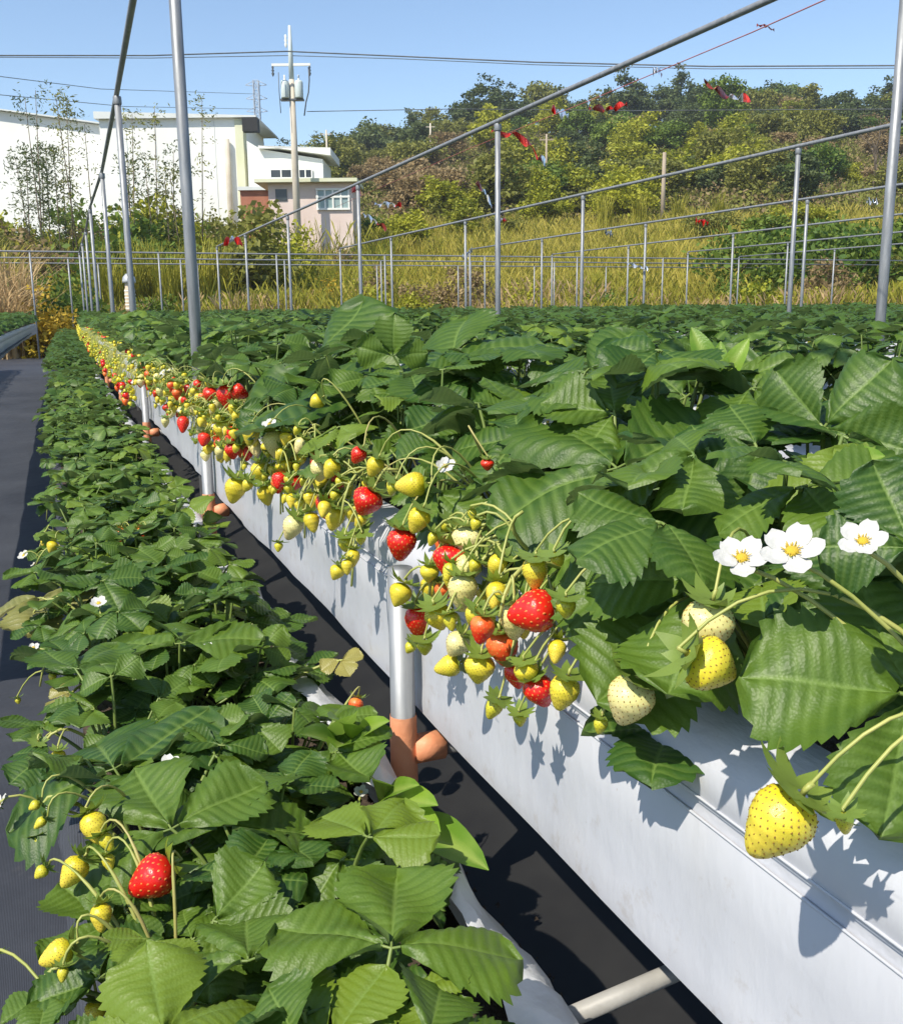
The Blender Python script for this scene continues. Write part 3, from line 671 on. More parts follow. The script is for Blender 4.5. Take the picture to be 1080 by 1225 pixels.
# ------------------------------------------------------------------ near plants: leaves, berries and flowers that the photograph shows singly
def near(lst, p): return min(lst, key=lambda t: (t.location-Vector(p)).length)
hr = random.Random(77)
def depth(p): return (Vector(p)-CAM).dot(FF)
def hero_leaf(lst, J, Tp, w=.45, res='hi', mats=LM, wid=None, stalk=.0021, label=None, only=None):
    t = near(lst, J); v = (CAM-J).normalized(); nm = v*w+Vector((0, 0, 1))*(1-w)+SUN*.25; b0 = t.location
    mb = MB(); d = Tp-J; c = (b0.lerp(J, .55)-b0)+Vector((0, 0, .03))
    leaf(mb, Vector((0, 0, 0)), J-b0, d, nm, d.length/1.06, res, hr, c, 0, stalk); o = mb.build('leaf', mats, t)
    if label: o['label'] = label
    return o
for (jx, jy, jX), (tx, ty, tX), w in (
    ((1088, 832, .365), (893, 795, .300), .60), ((838, 738, .375), (690, 662, .335), .62), ((850, 700, .36), (797, 838, .305), .45), ((690, 600, .44), (575, 640, .40), .40),
    ((612, 580, .40), (508, 590, .345), .30), ((905, 535, .45), (806, 533, .40), .50), ((985, 512, .50), (1062, 428, .53), .55), ((738, 560, .43), (655, 490, .43), .30),
    ((935, 625, .42), (780, 595, .375), .28), ((1092, 655, .37), (1043, 556, .37), .62), ((560, 490, .47), (505, 450, .44), .42), ((735, 495, .47), (648, 490, .42), .42),
    ((540, 432, .50), (640, 384, .60), .30), ((470, 425, .48), (472, 377, .48), .62), ((378, 428, .45), (318, 442, .40), .42), ((860, 560, .47), (930, 500, .52), .45),
    ((820, 475, .58), (755, 424, .57), .42), ((700, 445, .52), (636, 422, .50), .42), ((880, 455, .62), (950, 430, .66), .45), ((760, 640, .42), (660, 560, .40), .38), ((1000, 600, .45), (900, 590, .42), .35),
    ((1010, 470, .55), (1085, 520, .55), .5), ((620, 520, .43), (540, 535, .38), .35), ((440, 470, .44), (380, 450, .42), .4), ((800, 880, .36), (775, 905, .315), .5), ((1010, 720, .38), (965, 640, .38), .5)):
    hero_leaf(UP, atX(jx, jy, jX), atX(tx, ty, tX), w)
for (jx, jy), (tx, ty), z, w in (((297, 1150), (290, 1072), .745, .2), ((468, 1135), (474, 1035), .765, .25), ((137, 920), (103, 862), .735, .2), ((205, 992), (163, 930), .745, .25), ((268, 988), (308, 920), .745, .2),
    ((195, 1238), (180, 1148), .745, .2), ((395, 1245), (330, 1178), .74, .2), ((285, 1052), (320, 1003), .735, .2), ((440, 1002), (484, 955), .77, .2), ((265, 892), (282, 862), .74, .2), ((90, 800), (140, 770), .74, .2), ((60, 1190), (45, 1225), .70, .2),
    ((500, 1180), (520, 1225), .75, .2), ((215, 770), (240, 735), .75, .2), ((340, 940), (372, 905), .745, .2), ((150, 1090), (205, 1060), .72, .3), ((120, 1170), (80, 1120), .71, .3), ((400, 900), (440, 925), .74, .2)):
    hero_leaf(LO, atZ(jx, jy, z), atZ(tx, ty, z+.004), w, stalk=.0017)
for (jx, jy), (tx, ty), z in (((408, 790), (418, 808), .71), ((48, 715), (30, 745), .70), ((85, 830), (60, 850), .68)): hero_leaf(LO, atZ(jx, jy, z), atZ(tx, ty, z-.01), .3, mats=['leaf_old', 'stem'], label='pale yellowing old strawberry leaf')
def hero_berry(lst, p, wpx, kind, dr, z_up=None, xa=None):
    s = wpx*depth(p)/FPX/.97; d = (RR*dr[0]-UU*dr[1]+FF*(.30 if lst is UP else -.18)).normalized(); ca = p-d*(.55*s); t = near(lst, p); o = berry(t, ca, s, kind, hr, dirv=d); b0 = t.location
    an = Vector((xa if xa is not None else XSH+.015, ca.y*.75+b0.y*.25+hr.uniform(-.02, .02), z_up if z_up else max(ca.z+.035, .945))); mb = MB(); e = ca-d*s*.22
    c1 = b0.lerp(an, .6)+Vector((0, 0, .045)); c2 = an+Vector((-.02, 0, .03)); pts = [b0*(1-u)**3+c1*3*u*(1-u)**2+c2*3*u*u*(1-u)+e*u**3 for u in [i/12 for i in range(13)]]
    mb.tube([q-b0 for q in pts], [.0014]*7+[.0009]*(len(pts)-7), 6, False); mb.build('fruit_stem', 'stem' if hr.random() < .7 else 'stem_red', t); return o
for x, y, w, kd, X, dr in ((930, 985, 82, 'yellow', .287, (-.55, .85)), (1010, 985, 26, 'green', .295, (.2, 1)), (845, 752, 62, 'cream', .31, (-.15, 1)), (853, 797, 66, 'yellow', .298, (.95, .5)), (752, 840, 57, 'cream', .302, (-.3, 1)), (718, 868, 20, 'green', .305, (-.1, 1)),
    (635, 732, 54, 'red', .305, (-1, .25)), (677, 729, 27, 'green', .297, (.05, 1)), (640, 685, 34, 'yellow', .31, (0, 1)), (668, 670, 20, 'green', .31, (.3, .6)), (553, 706, 36, 'cream', .298, (0, 1)), (513, 687, 22, 'yellow', .30, (-.1, 1)),
    (525, 740, 32, 'yellow', .295, (.3, .9)), (576, 744, 32, 'yellow', .30, (-.4, .9)), (546, 772, 30, 'cream', .30, (-.5, .8)), (536, 797, 28, 'yellow', .297, (-1, .35)), (573, 802, 36, 'yellow', .295, (-.1, 1)), (530, 708, 22, 'orange', .312, (0, 1)), (602, 776, 40, 'orange', .312, (.2, 1)),
    (630, 806, 30, 'yellow', .30, (.2, 1)), (646, 828, 38, 'red', .308, (.5, 1)), (674, 828, 38, 'yellow', .296, (-.25, 1)), (616, 806, 26, 'red', .312, (.3, 1)), (590, 848, 25, 'green', .296, (-.4, .9)), (622, 862, 19, 'green', .30, (.1, 1)), (490, 776, 16, 'green', .295, (-.5, .8)), (508, 776, 20, 'green', .30, (0, 1)),
    (480, 652, 37, 'red', .292, (-.12, 1)), (437, 603, 36, 'red', .305, (-.55, 1)), (428, 545, 20, 'red', .31, (-.5, .8)), (388, 603, 23, 'red', .30, (0, 1)), (350, 580, 24, 'red', .31, (-.2, 1)), (281, 586, 27, 'yellow', .285, (-.3, 1)), (278, 540, 18, 'red', .295, (.1, 1)), (252, 474, 20, 'red', .33, (-.3, 1)), (271, 473, 24, 'red', .325, (.2, 1)), (287, 469, 20, 'red', .33, (.8, .4)),
    (218, 466, 22, 'red', .335, (.4, 1)), (492, 580, 32, 'yellow', .31, (-1, .1)), (500, 622, 28, 'yellow', .30, (-.4, .9)), (583, 557, 15, 'red', .37, (0, 1)), (378, 481, 18, 'yellow', .35, (-.6, .4)), (312, 566, 25, 'yellow', .29, (-.2, 1)), (318, 592, 21, 'yellow', .292, (.2, 1)), (328, 530, 27, 'cream', .30, (.2, 1)), (400, 620, 25, 'yellow', .295, (-.3, 1)), (413, 652, 20, 'green', .295, (0, 1)), (540, 655, 15, 'red', .32, (0, 1)),
    (470, 585, 20, 'green', .31, (-.3, .8)), (448, 558, 22, 'yellow', .315, (-.4, .8)), (360, 605, 18, 'yellow', .297, (0, 1)), (340, 560, 20, 'yellow', .30, (.2, 1)), (300, 520, 22, 'yellow', .30, (-.2, 1)), (265, 515, 20, 'yellow', .30, (0, 1)), (245, 500, 18, 'yellow', .31, (0, 1))):
    if w: hero_berry(UP, atX(x, y, X), w, kd, dr)
for x, y, w, kd, z, dr in ((113, 990, 34, 'yellow', .715, (.3, .5)), (88, 1043, 33, 'yellow', .70, (-.4, .6)), (180, 1052, 52, 'red', .70, (-.8, .5)), (121, 1097, 28, 'yellow', .69, (.1, 1)), (68, 1142, 34, 'yellow', .69, (-1, .5)), (75, 1166, 16, 'green', .69, (0, 1)), (130, 1032, 18, 'green', .70, (.3, .8)), (128, 1008, 20, 'green', .71, (.4, .6)), (48, 1045, 18, 'green', .69, (-.6, .6)),
    (48, 985, 15, 'green', .70, (-.6, .6)), (40, 965, 14, 'green', .70, (-.6, .4)), (425, 845, 18, 'orange', .68, (-.2, .8)), (145, 640, 14, 'orange', .69, (0, .8)), (170, 638, 13, 'orange', .69, (.4, .8)), (62, 655, 14, 'yellow', .68, (-.3, .9))):
    p = atZ(x, y, z+.035); hero_berry(LO, p, w, kd, dr, z+.05, p.x+.03)
def hero_flower(lst, p, wpx, face, npet=5):
    s = wpx*.5*depth(p)/FPX; t = near(lst, p); b0 = t.location; v = (CAM-p).normalized(); f = (v*face+Vector((0, 0, 1))*(1-face)+SUN*.2).normalized(); flower(t, p, s, f, hr, npet)
    mb = MB(); e = p-f*s*.4; mb.tube([q-b0 for q in bez(b0.copy(), b0.lerp(e, .7)+Vector((0, 0, .03)), e, 7)], .0012, 6, False); mb.build('flower_stem', 'stem', t)
for x, y, w, X, f in ((887, 668, 66, .312, .45), (947, 660, 74, .32, .42), (1032, 648, 58, .315, .5), (533, 558, 24, .35, .6), (960, 705, 0, 0, 0), (655, 505, 14, .42, .5)):
    if w: hero_flower(UP, atX(x, y, X), w, f)
for x, y, w, z in ((200, 918, 34, .745), (118, 722, 20, .75), (66, 968, 20, .71), (40, 775, 14, .70), (250, 775, 14, .75), (432, 948, 18, .72)): hero_flower(LO, atZ(x, y, z), w, .4, 4 if w > 30 else 5)
# light green weeds between the strawberries
def weed(base, tips, label, wd=.34):
    t = thing('weed', label, 'weed', base)
    for tp in tips:
        e = tp-base; l = e.length; mb = MB(); vs = []; at = []; sd = e.cross((CAM-base).normalized()+Vector((0, 0, .8))).normalized(); up = sd.cross(e).normalized(); n = 14
        for i in range(n+1):
            u = i/n; w = l*wd*.5*(.10+.9*math.sin(math.pi*max(0, (u-.22)/.78))**.8 if u > .22 else .10)
            if i == n: w = .0005
            for v in (-1, -.5, -.06, .06, .5, 1):
                vs.append(tuple(e*u+up*(l*.13*math.sin(math.pi*u*.9)+abs(v)*w*.35+.04*w*math.sin(u*20))+sd*v*w)); at.append(1.0 if abs(v) < .1 else (.3 if i % 3 == 0 else 0))
        mb.add(vs, [(i*6+j, i*6+j+1, i*6+j+7, i*6+j+6) for i in range(n) for j in range(5)], 0, at); mb.build('leaf', 'leaf_weed', t)
bw = atZ(418, 945, .64); weed(bw, [atZ(352, 885, .76), atZ(388, 868, .775), atZ(474, 868, .765), atZ(462, 900, .74), atZ(428, 862, .77), atZ(400, 905, .75)], 'light green broad-leaved weed at the right edge of the low bed', .20)
bw = atZ(455, 1000, .64); weed(bw, [atZ(530, 972, .735), atZ(508, 945, .74), atZ(532, 1005, .72), atZ(590, 1052, .70), atZ(440, 938, .74)], 'lime green weed hanging over the white bag edge', .20)
bw = atX(858, 480, .60); weed(bw, [atX(826, 392, .58), atX(862, 408, .60), atX(897, 405, .62), atX(842, 430, .57), atX(885, 440, .58)], 'upright bright green weed among the raised strawberry leaves', .30)
bw = atX(990, 585, .46); weed(bw, [atX(1062, 548, .46), atX(1010, 560, .45)], 'single lime green weed leaf near the right edge', .42)

# ------------------------------------------------------------------ posts and overhead pipes
PZ = 2.5
def post(x, y, h, label, group, r=.021, top=True):
    t = thing('steel_post', label, 'post', (x, y, 0), group)
    b = MB(); b.tube([(0, 0, 0), (0, 0, h*.5), (0, 0, h)], r, 12); b.build('pipe', 'galvanised', t)
    if top: b = MB(); b.lathe([(r+.004, h-.05), (r+.006, h-.045), (r+.006, h-.005), (r+.004, h)], 12); b.build('top_clamp', 'galvanised', t)
    return t
def rail(pts, label, group, r=.017):
    o = Vector(pts[0]); b = MB(); b.tube([Vector(p)-o for p in pts], r, 10)
    return tag(b.build('overhead_pipe', 'old_pipe', None, True, o), label, 'pipe', group)
GP = 'steel posts holding the overhead pipes'; GR = 'overhead pipes along the rows'
LP = [(.405, 3.0), (.555, 7.1), (.66, 11.0), (.70, 14.9), (.80, 19.2), (.85, 22.5), (.9, 26)]
for i, (x, y) in enumerate(LP): post(x, y, PZ if i else 2.62, 'galvanised post in the row above the near trough, %s along' % ORD[i], GP, .021 if i else .0165)
rail([(.30, -1.0, PZ+.03), (.40, 2.0, PZ+.03), (.49, 4.9, PZ+.022)]+[(x, y, PZ+.02) for x, y in LP[1:]], 'dark overhead pipe rising steeply at upper left above the near trough', GR)
def row(x0, x1, ystart, step, ny, lab, n0=0, y1=27):
    pts = []
    for j in range(ny):
        y = ystart+step*j; x = x0+(x1-x0)*y/24; pts.append((x, y))
        if y > .3: post(x, y, PZ, 'galvanised post of the %s, %s from the camera' % (lab, ORD[j]), GP)
    rail([(x0-.05, ystart-step, PZ+.02)]+[(x, y, PZ+.02) for x, y in pts], 'grey overhead pipe of the %s' % lab, GR)
row(3.12, 3.75, 3.19, 4.02, 6, 'second post row')
row(6.25, 6.65, 3.45, 4.0, 6, 'third post row')
row(9.45, 9.9, 7.0, 4.05, 5, 'fourth post row')
row(12.6, 13.1, 8.8, 4.05, 5, 'fifth post row')
row(15.8, 16.3, 11.0, 4.05, 4, 'sixth post row')
row(19.0, 19.5, 13.0, 4.05, 4, 'seventh post row')
for i, y in enumerate((25.7, 28.8, 32.0)):
    t = rail([(-14, y-.25, PZ), (0, y, PZ), (14, y+.3, PZ), (30, y+.6, PZ)], '%s of three thin horizontal pipes crossing behind the field' % ('lowest' if i == 2 else 'middle' if i else 'topmost'), 'cross pipes behind the field', .020)
    for j in range(9):
        x = -6+i*.9+j*2.9
        if i == 1 and j > 7: continue
        post(x, y, PZ-.02, 'thin distant post under the crossing pipes at the back', 'thin far posts at the back', .021, False)

# insect trap hung on the second post
p = Vector((.555+.055, 7.08, 1.10)); p = atD(157, 372, 7.0)
t = thing('insect_trap', 'small pale insect trap lantern standing beside the left post', 'insect trap', p)
b = MB(); b.lathe([(.0, .26), (.02, .258), (.040, .235), (.046, .21), (.046, .195), (.0, .195)], 14); b.build('cap', 'trap_cap', t)
b = MB(); b.lathe([(.0, 0), (.034, 0), (.036, .01), (.036, .15), (.030, .16), (.030, .195)], 14); b.build('body', 'trap_body', t)
b = MB()
for z in np.linspace(.02, .14, 6): b.lathe([(.0365, z-.004), (.0385, z), (.0365, z+.004)], 14)
b.build('ribs', 'seed_pale', t)
b = MB(); b.tube([(0, 0, 0), (0, 0, -.2)], .006, 6); b.build('stake', 'old_pipe', t)

# red twine and bird-scaring ribbons
def twine(pts, label, r=.0022, m='twine_red'):
    o = Vector(pts[0]); b = MB(); b.tube([Vector(q)-o for q in pts], r, 6); return tag(b.build('twine', m, None, True, o), label, 'twine')
tw = [atD(1010, -12, 3.2), atD(985, 0, 3.3), atD(900, 38, 3.9), atD(795, 82, 4.8), atD(700, 122, 6.0), atD(560, 178, 8.5), atD(400, 248, 15)]
twine(tw, 'thin red twine running just below the second overhead pipe')
def ribbon(pix, D, label, segs, w=.03, seed=1):
    r = random.Random(seed); P = [atD(x, y, D+dz) for x, y, dz in pix]; o = P[0]; n = 24; b = MB(); vs = []; fs = []
    tot = len(P)-1
    for i in range(n+1):
        u = i/n*tot; k = min(tot-1, int(u)); f = u-k; p = P[k].lerp(P[k+1], f*f*(3-2*f)*.5+f*.5)-o
        tw_ = i*.5+seed; q = UU*math.cos(tw_)*w*.5+(RR*.3+FF)*math.sin(tw_)*w*.5+UU*w*.15
        p = p+UU*(w*.22*math.sin(i*.9+seed)); nn = q.cross(RR).normalized()*.0012
        for s1, s2 in ((1, 1), (-1, 1), (-1, -1), (1, -1)): vs.append(tuple(p+q*s1+nn*s2))
    for i in range(n):
        m = segs[int(i/n*len(segs))]
        for j in range(4):
            b.f.append((i*4+j, i*4+(j+1) % 4, i*4+4+(j+1) % 4, i*4+4+j)); b.m.append(m)
    b.f += [(3, 2, 1, 0), (n*4, n*4+1, n*4+2, n*4+3)]; b.m += [segs[0], segs[-1]]
    b.v = vs; b.a = [0.0]*len(vs)
    return tag(b.build('bird_scare_ribbon', ['ribbon_red', 'ribbon_silver', 'ribbon_brown'], None, False, o), label, 'ribbon', 'bird-scaring ribbons')
ribbon([(588, 158, 0), (612, 160, .05), (632, 170, .1), (643, 188, 0), (652, 194, .1)], 7.6, 'long curled red ribbon tied at the top of the post left of centre', [0, 0, 0, 2, 0, 2, 1], .055, 1)
ribbon([(842, 97, 0), (858, 108, 0), (872, 116, .1), (885, 117, .1), (898, 119, 0)], 5.2, 'dark red and silver ribbon floating against the hill at upper right', [2, 2, 2, 1, 1, 0], .035, 2)
ribbon([(704, 128, 0), (722, 131, .1), (735, 129, .1), (750, 123, 0)], 6.2, 'dark red ribbon lying flat against the dark hill trees', [2, 2, 0, 0], .035, 3)
ribbon([(660, 131, 0), (668, 135, 0), (680, 138, .1)], 6.8, 'short red and white ribbon just under the second overhead pipe', [0, 1, 1], .05, 4)
ribbon([(781, 86, 0), (787, 82, 0), (792, 90, .1)], 4.8, 'small white ribbon knot on the red twine', [1, 1, 2], .03, 5)
ribbon([(905, 30, 0), (915, 30, 0), (926, 36, .1)], 3.9, 'tiny dark ribbon end on the twine at the top', [2, 2], .010, 6)
ribbon([(448, 245, 0), (465, 244, .1), (480, 246, 0)], 12, 'silver and red ribbon floating right of the pink house', [1, 1, 1, 0], .06, 7)
ribbon([(434, 256, 0), (446, 263, .1), (462, 274, 0)], 12, 'slanted silver ribbon below the silver and red one', [1, 1, 2], .06, 8)
ribbon([(421, 228, 0), (426, 226, .1), (431, 232, 0)], 11.4, 'red ribbon tied on the post beside the pink house', [0, 0], .07, 9)
ribbon([(569, 218, 0), (580, 230, .1), (588, 247, 0)], 9, 'dark and silver ribbon left of the tall middle post', [2, 1, 1], .05, 10)
ribbon([(724, 278, 0), (733, 281, .1)], 14, 'white ribbon scrap low on the grassy bank near centre', [1, 1], .09, 11)
ribbon([(832, 264, 0), (848, 266, .1)], 14, 'red ribbon scrap low in front of the grassy bank', [0, 0], .08, 12)
ribbon([(553, 308, 0), (565, 300, .1)], 17, 'pale ribbon scrap hanging on the crossing pipes at centre', [1, 1], .10, 13)
ribbon([(748, 314, 0), (775, 322, .1)], 17, 'long pale ribbon scrap on the crossing pipes right of centre', [1, 1], .06, 14)
ribbon([(1036, 240, 0), (1050, 242, .1)], 11, 'silver ribbon scrap on the pipe at the right edge', [1, 1], .06, 15)
ribbon([(268, 292, 0), (278, 286, .1), (290, 292, 0)], 18, 'red and white ribbon tuft left on the second pipe far end', [0, 1, 0], .12, 16)
ribbon([(596, 262, 0), (606, 264, .1)], 12, 'small red ribbon end at the middle of the bank', [1, 0], .05, 17)

# ------------------------------------------------------------------ buildings
def wall_box(name, parent, x0, x1, z0, z1, d, dep, m, org, top=None):
    """box facing the camera; x in px at depth d given as lateral metres; top: (zl, zr) sloped roofline"""
    b = MB(); zl, zr = top if top else (z1, z1); P = []
    for dd_ in (d, d+dep):
        for s, z in ((x0, z0), (x1, z0), (x1, zr), (x0, zl)): P.append(tuple(FH*dd_+RH*s+Vector((0, 0, z))-org))
    b.add(P, [(0, 1, 2, 3), (5, 4, 7, 6), (1, 5, 6, 2), (4, 0, 3, 7), (3, 2, 6, 7), (4, 5, 1, 0)])
    return b.build(name, m, parent, False)
def SZ(px, py, d):
    p = atH(px, py, 1.0)-CAM; k = d/(p.dot(FH)); q = p*k; return q.dot(RH), q.z+CAM.z
d = 62
org = FH*d+RH*SZ(150, 240, d)[0]; fac = thing('factory', 'large white metal factory hall behind the bushes at left', 'building', org)
s0, zA = SZ(-260, 88, d); s1, zB = SZ(118, 141, d)
wall_box('gable_wall', fac, s0, s1, 2, 0, d+3, 26, 'wall_white', org, (zA, zB))
b = MB()
P = []
for dd_ in (d+2.6, d+29.4):
    for s, z in ((s0-.3, zA+.02), (s1+.1, zB+.02), (s1+.1, zB+.10), (s0-.3, zA+.10)): P.append(tuple(FH*dd_+RH*s+Vector((0, 0, z))-org))
b.add(P, [(0, 1, 2, 3), (5, 4, 7, 6), (1, 5, 6, 2), (4, 0, 3, 7), (3, 2, 6, 7), (4, 5, 1, 0)]); b.build('gable_roof', 'roof_metal', fac, False)
t0, _ = SZ(118, 140, d); t1, zt = SZ(289, 141, d); _, zl = SZ(120, 136, d)
wall_box('front_wall', fac, t0, t1, 2, 0, d, 7, 'wall_white', org, (zl, zt))
wall_box('roof', fac, t0-.2, t1+.9, zt+.01, 0, d-.3, 7.6, 'roof_metal', org, (zl+.10, zt+.11))
wall_box('corner_trim', fac, t1-.42, t1+.05, 2, zt-.05, d-.06, 1, 'wall_cream', org)
b = MB(); b.tube([tuple(FH*(d-.25)+RH*(t1-.9)+Vector((0, 0, z))-org) for z in (2, 8, zt-1.2)], .16, 8); b.build('downpipe', 'concrete', fac)
ew = MB(); c = FH*(d-.1)+RH*(t1+.55)+Vector((0, 0, zt-.42))-org
ew.box(c, (.9, .7, .75), Matrix.Rotation(-AZ, 3, 'Z')); ew.build('eave_box', 'inner_black', fac, False)
for i, x in enumerate((150, 185, 222, 256)):
    sx, _ = SZ(x, 150, d); wall_box('panel_seam', fac, sx-.02, sx+.02, 2.2, zt-.15, d-.02, .05, 'roof_metal', org)
d = 60.5; org = FH*d+RH*SZ(340, 200, d)[0]; an = thing('annex_hall', 'lower white shed with sloping roof and dark strip windows behind the utility pole', 'building', org)
sl_, zl_ = SZ(295, 168, d); sm, zm = SZ(312, 178, d); sr, zr = SZ(386, 190, d)
wall_box('left_wall', an, sl_, sm, 3, 0, d, 4, 'wall_white', org, (zl_, zm)); wall_box('wall', an, sm, sr, 3, 0, d+.01, 4, 'wall_white', org, (zm, zr))
wall_box('roof', an, sm-.1, sr+.5, zm, 0, d-.3, 4.8, 'wall_white', org, (zm+.16, zr+.16))
for a, c_ in ((324, 349), (358, 373)):
    x0, z0 = SZ(a, 213, d); x1, z1 = SZ(c_, 203, d); w_ = wall_box('window', an, x0, x1, z0, z1, d-.05, .2, 'dark_glass', org)
    fb = MB(); cx = (x0+x1)/2
    for s in (x0, cx, x1): fb.box(FH*(d-.07)+RH*s+Vector((0, 0, (z0+z1)/2))-org, (.07, .05, z1-z0+.1), Matrix.Rotation(-AZ, 3, 'Z'))
    fb.box(FH*(d-.075)+RH*cx+Vector((0, 0, z0))-org, (x1-x0, .06, .08), Matrix.Rotation(-AZ, 3, 'Z')); fb.build('window_frame', 'wall_white', w_, False)
d = 59.5; x0, z0 = SZ(288, 245, d); x1, z1 = SZ(306, 234, d); org = FH*d+RH*x0
bs = thing('brick_shed', 'low red brick lean-to at the foot of the white factory corner', 'building', org); wall_box('wall', bs, x0, x1+1.2, 3, z1+.3, d, .9, 'brick_red', org); wall_box('roof', bs, x0-.1, x1+1.4, z1+.3, z1+.5, d-.2, 1.1, 'roof_metal', org)
d = 56; x0, z0 = SZ(322, 255, d); x1, z1 = SZ(421, 218, d); org = FH*d+RH*x0
ph = thing('pink_house', 'small pink house with flat pale roof slab and barred window', 'house', org)
wall_box('wall', ph, x0, x1, 2, z1, d, 3, 'wall_pink', org)
xr0, zr0 = SZ(306, 222, d); xr1, zr1 = SZ(428, 216, d); wall_box('roof_slab', ph, xr0, xr1, z1+.005, z1+.19, d-.5, 4.0, 'wall_cream', org)
xa, za = SZ(380, 250, d); xb, zb = SZ(417, 226, d)
wf_ = wall_box('window', ph, xa, xb, za, zb, d-.05, .15, 'pale_glass', org)
fb = MB(); Rz = Matrix.Rotation(-AZ, 3, 'Z')
for s in np.linspace(xa, xb, 5): fb.box(FH*(d-.08)+RH*s+Vector((0, 0, (za+zb)/2))-org, (.09, .05, zb-za), Rz)
for z in (za, za+(zb-za)*.62, zb): fb.box(FH*(d-.085)+RH*((xa+xb)/2)+Vector((0, 0, z))-org, (xb-xa+.12, .06, .10), Rz)
fb.build('window_frame', 'wall_white', wf_, False)
xa, za = SZ(330, 240, d); xb, zb = SZ(343, 226, d); wall_box('window', ph, xa, xb, za, zb, d-.05, .15, 'dark_glass', org)

# ------------------------------------------------------------------ utility pole, pylon, wires
d = 54.5; base = FH*d+RH*SZ(355, 248, d)[0]; base.z = T(base.x, base.y)-.3; _, ztop = SZ(346, 30, d)
up = thing('utility_pole', 'tall concrete utility pole with two transformers in front of white buildings', 'utility pole', base); H = ztop-base.z; k = d/FPX
lean = RH*(-.0)
b = MB(); b.tube([(0, 0, 0), (0, 0, H*.5), (0, 0, H-2.6)], [.21, .18, .14], 12); b.build('pole', 'concrete', up)
b = MB(); b.tube([(0, 0, H-2.7), (0, 0, H-1.2), (0, 0, H)], [.13, .12, .07], 10); b.build('top_mast', 'transformer_paint', up)
_, zc = SZ(346, 77, d); zc -= base.z
b = MB(); b.box((0, 0, zc), (2.0, .10, .12), Rz); b.build('crossarm', 'wall_white', up, False)
for s in (-.95, .95):
    b = MB(); o = RH*s; b.lathe([(.03, 0), (.07, -.08), (.03, -.14), (.08, -.22), (.03, -.28), (.08, -.36), (.02, -.5)], 8, (o.x, o.y, zc-.06)); b.build('insulator', 'cable', up)
_, z1 = SZ(346, 97, d); _, z0 = SZ(346, 118, d); z1 -= base.z; z0 -= base.z
for s in (-.34, .38):
    b = MB(); o = RH*s-FH*.15; b.lathe([(.0, z0), (.20, z0), (.22, z0+.05), (.22, z1-.1), (.18, z1), (.0, z1+.02)], 14, (o.x, o.y, 0)); tt = b.build('transformer', 'transformer_paint', up)
    b = MB(); b.lathe([(.04, z1), (.07, z1+.1), (.03, z1+.16), (.06, z1+.25), (.0, z1+.3)], 8, (o.x, o.y, 0)); b.build('bushing', 'wall_white', tt)
b = MB(); b.box((0, 0, z0-.05), (1.2, .35, .08), Rz); b.build('bracket', 'cable', up, False)
for i, z in enumerate((H-.6, H-3.0)):
    b = MB(); o = RH*-.22; b.lathe([(.03, -.45), (.09, -.3), (.04, -.2), (.09, -.1), (.04, 0), (.08, .1), (.0, .2)], 8, (o.x, o.y, z)); b.build('insulator', 'wall_white', up)
b = MB()
b.tube([tuple(q-base) for q in [atH(369, 80, d), atH(370, 95, d), atH(369, 110, d), atH(366, 122, d), atH(364, 138, d)]], .035, 6)
b.tube([tuple(q-base) for q in [atH(333, 86, d), atH(334, 110, d), atH(336, 135, d)]], .02, 6); b.build('drop_cable', 'cable', up)
def wire(pix, d, label, r=.028):
    P = []
    for x, y, dd_ in pix: P.append(atH(x, y, dd_))
    o = P[0].copy(); b = MB(); b.tube([p-o for p in P], r, 5); return tag(b.build('power_line', 'cable', None, True, o), label, 'cable', 'power lines')
wire([(-150, 66, 56), (0, 66, 55), (180, 66, 54), (343, 61, 54.3), (480, 67, 53), (640, 74, 52), (850, 79, 51), (1080, 78, 50), (1300, 70, 50)], 54, 'upper power line crossing the whole sky at pole height', .034)
wire([(-150, 67, 57), (0, 68, 56), (180, 69, 55), (343, 66, 55.2), (480, 70, 54), (640, 77, 53), (850, 82, 52), (1080, 81, 51), (1300, 73, 51)], 54, 'second power line close below the upper one', .02)
wire([(367, 133, 56), (540, 130, 58), (760, 132, 60), (1080, 130, 62), (1300, 125, 63)], 56, 'thin lower cable crossing in front of the hill', .022)
wire([(-150, 86, 110), (0, 91, 120), (120, 106, 140), (305, 112, 215)], 120, 'faint far cable reaching the distant pylon', .04)
wire([(-150, 108, 110), (0, 113, 120), (150, 127, 150), (305, 130, 215)], 120, 'lower faint far cable reaching the distant pylon', .04)
d = 220; base = FH*d+RH*SZ(311, 200, d)[0]; _, zb = SZ(311, 185, d); base.z = zb-6; _, zt = SZ(311, 96, d)
py_ = thing('pylon', 'faint distant lattice pylon rising above the white shed roof', 'pylon', base); b = MB(); H = zt-base.z; lv = [0, .15, .28, .4, .5, .59, .67, .75, .83, .91, 1.0]
wd = lambda u: 3.0-1.9*min(1, u/.6)
cr = [[RH*(sx*wd(u)*.5)+FH*(sy*wd(u)*.5)+Vector((0, 0, u*H)) for sx, sy in ((-1, -1), (1, -1), (1, 1), (-1, 1))] for u in lv]
for a, c_ in zip(cr, cr[1:]):
    for j in range(4): b.tube([a[j], c_[j]], .10, 4, False); b.tube([a[j], c_[(j+1) % 4]], .06, 4, False); b.tube([a[(j+1) % 4], c_[j]], .06, 4, False); b.tube([c_[j], c_[(j+1) % 4]], .06, 4, False)
b.build('lattice', 'pylon_hazed_steel', py_)
b = MB()
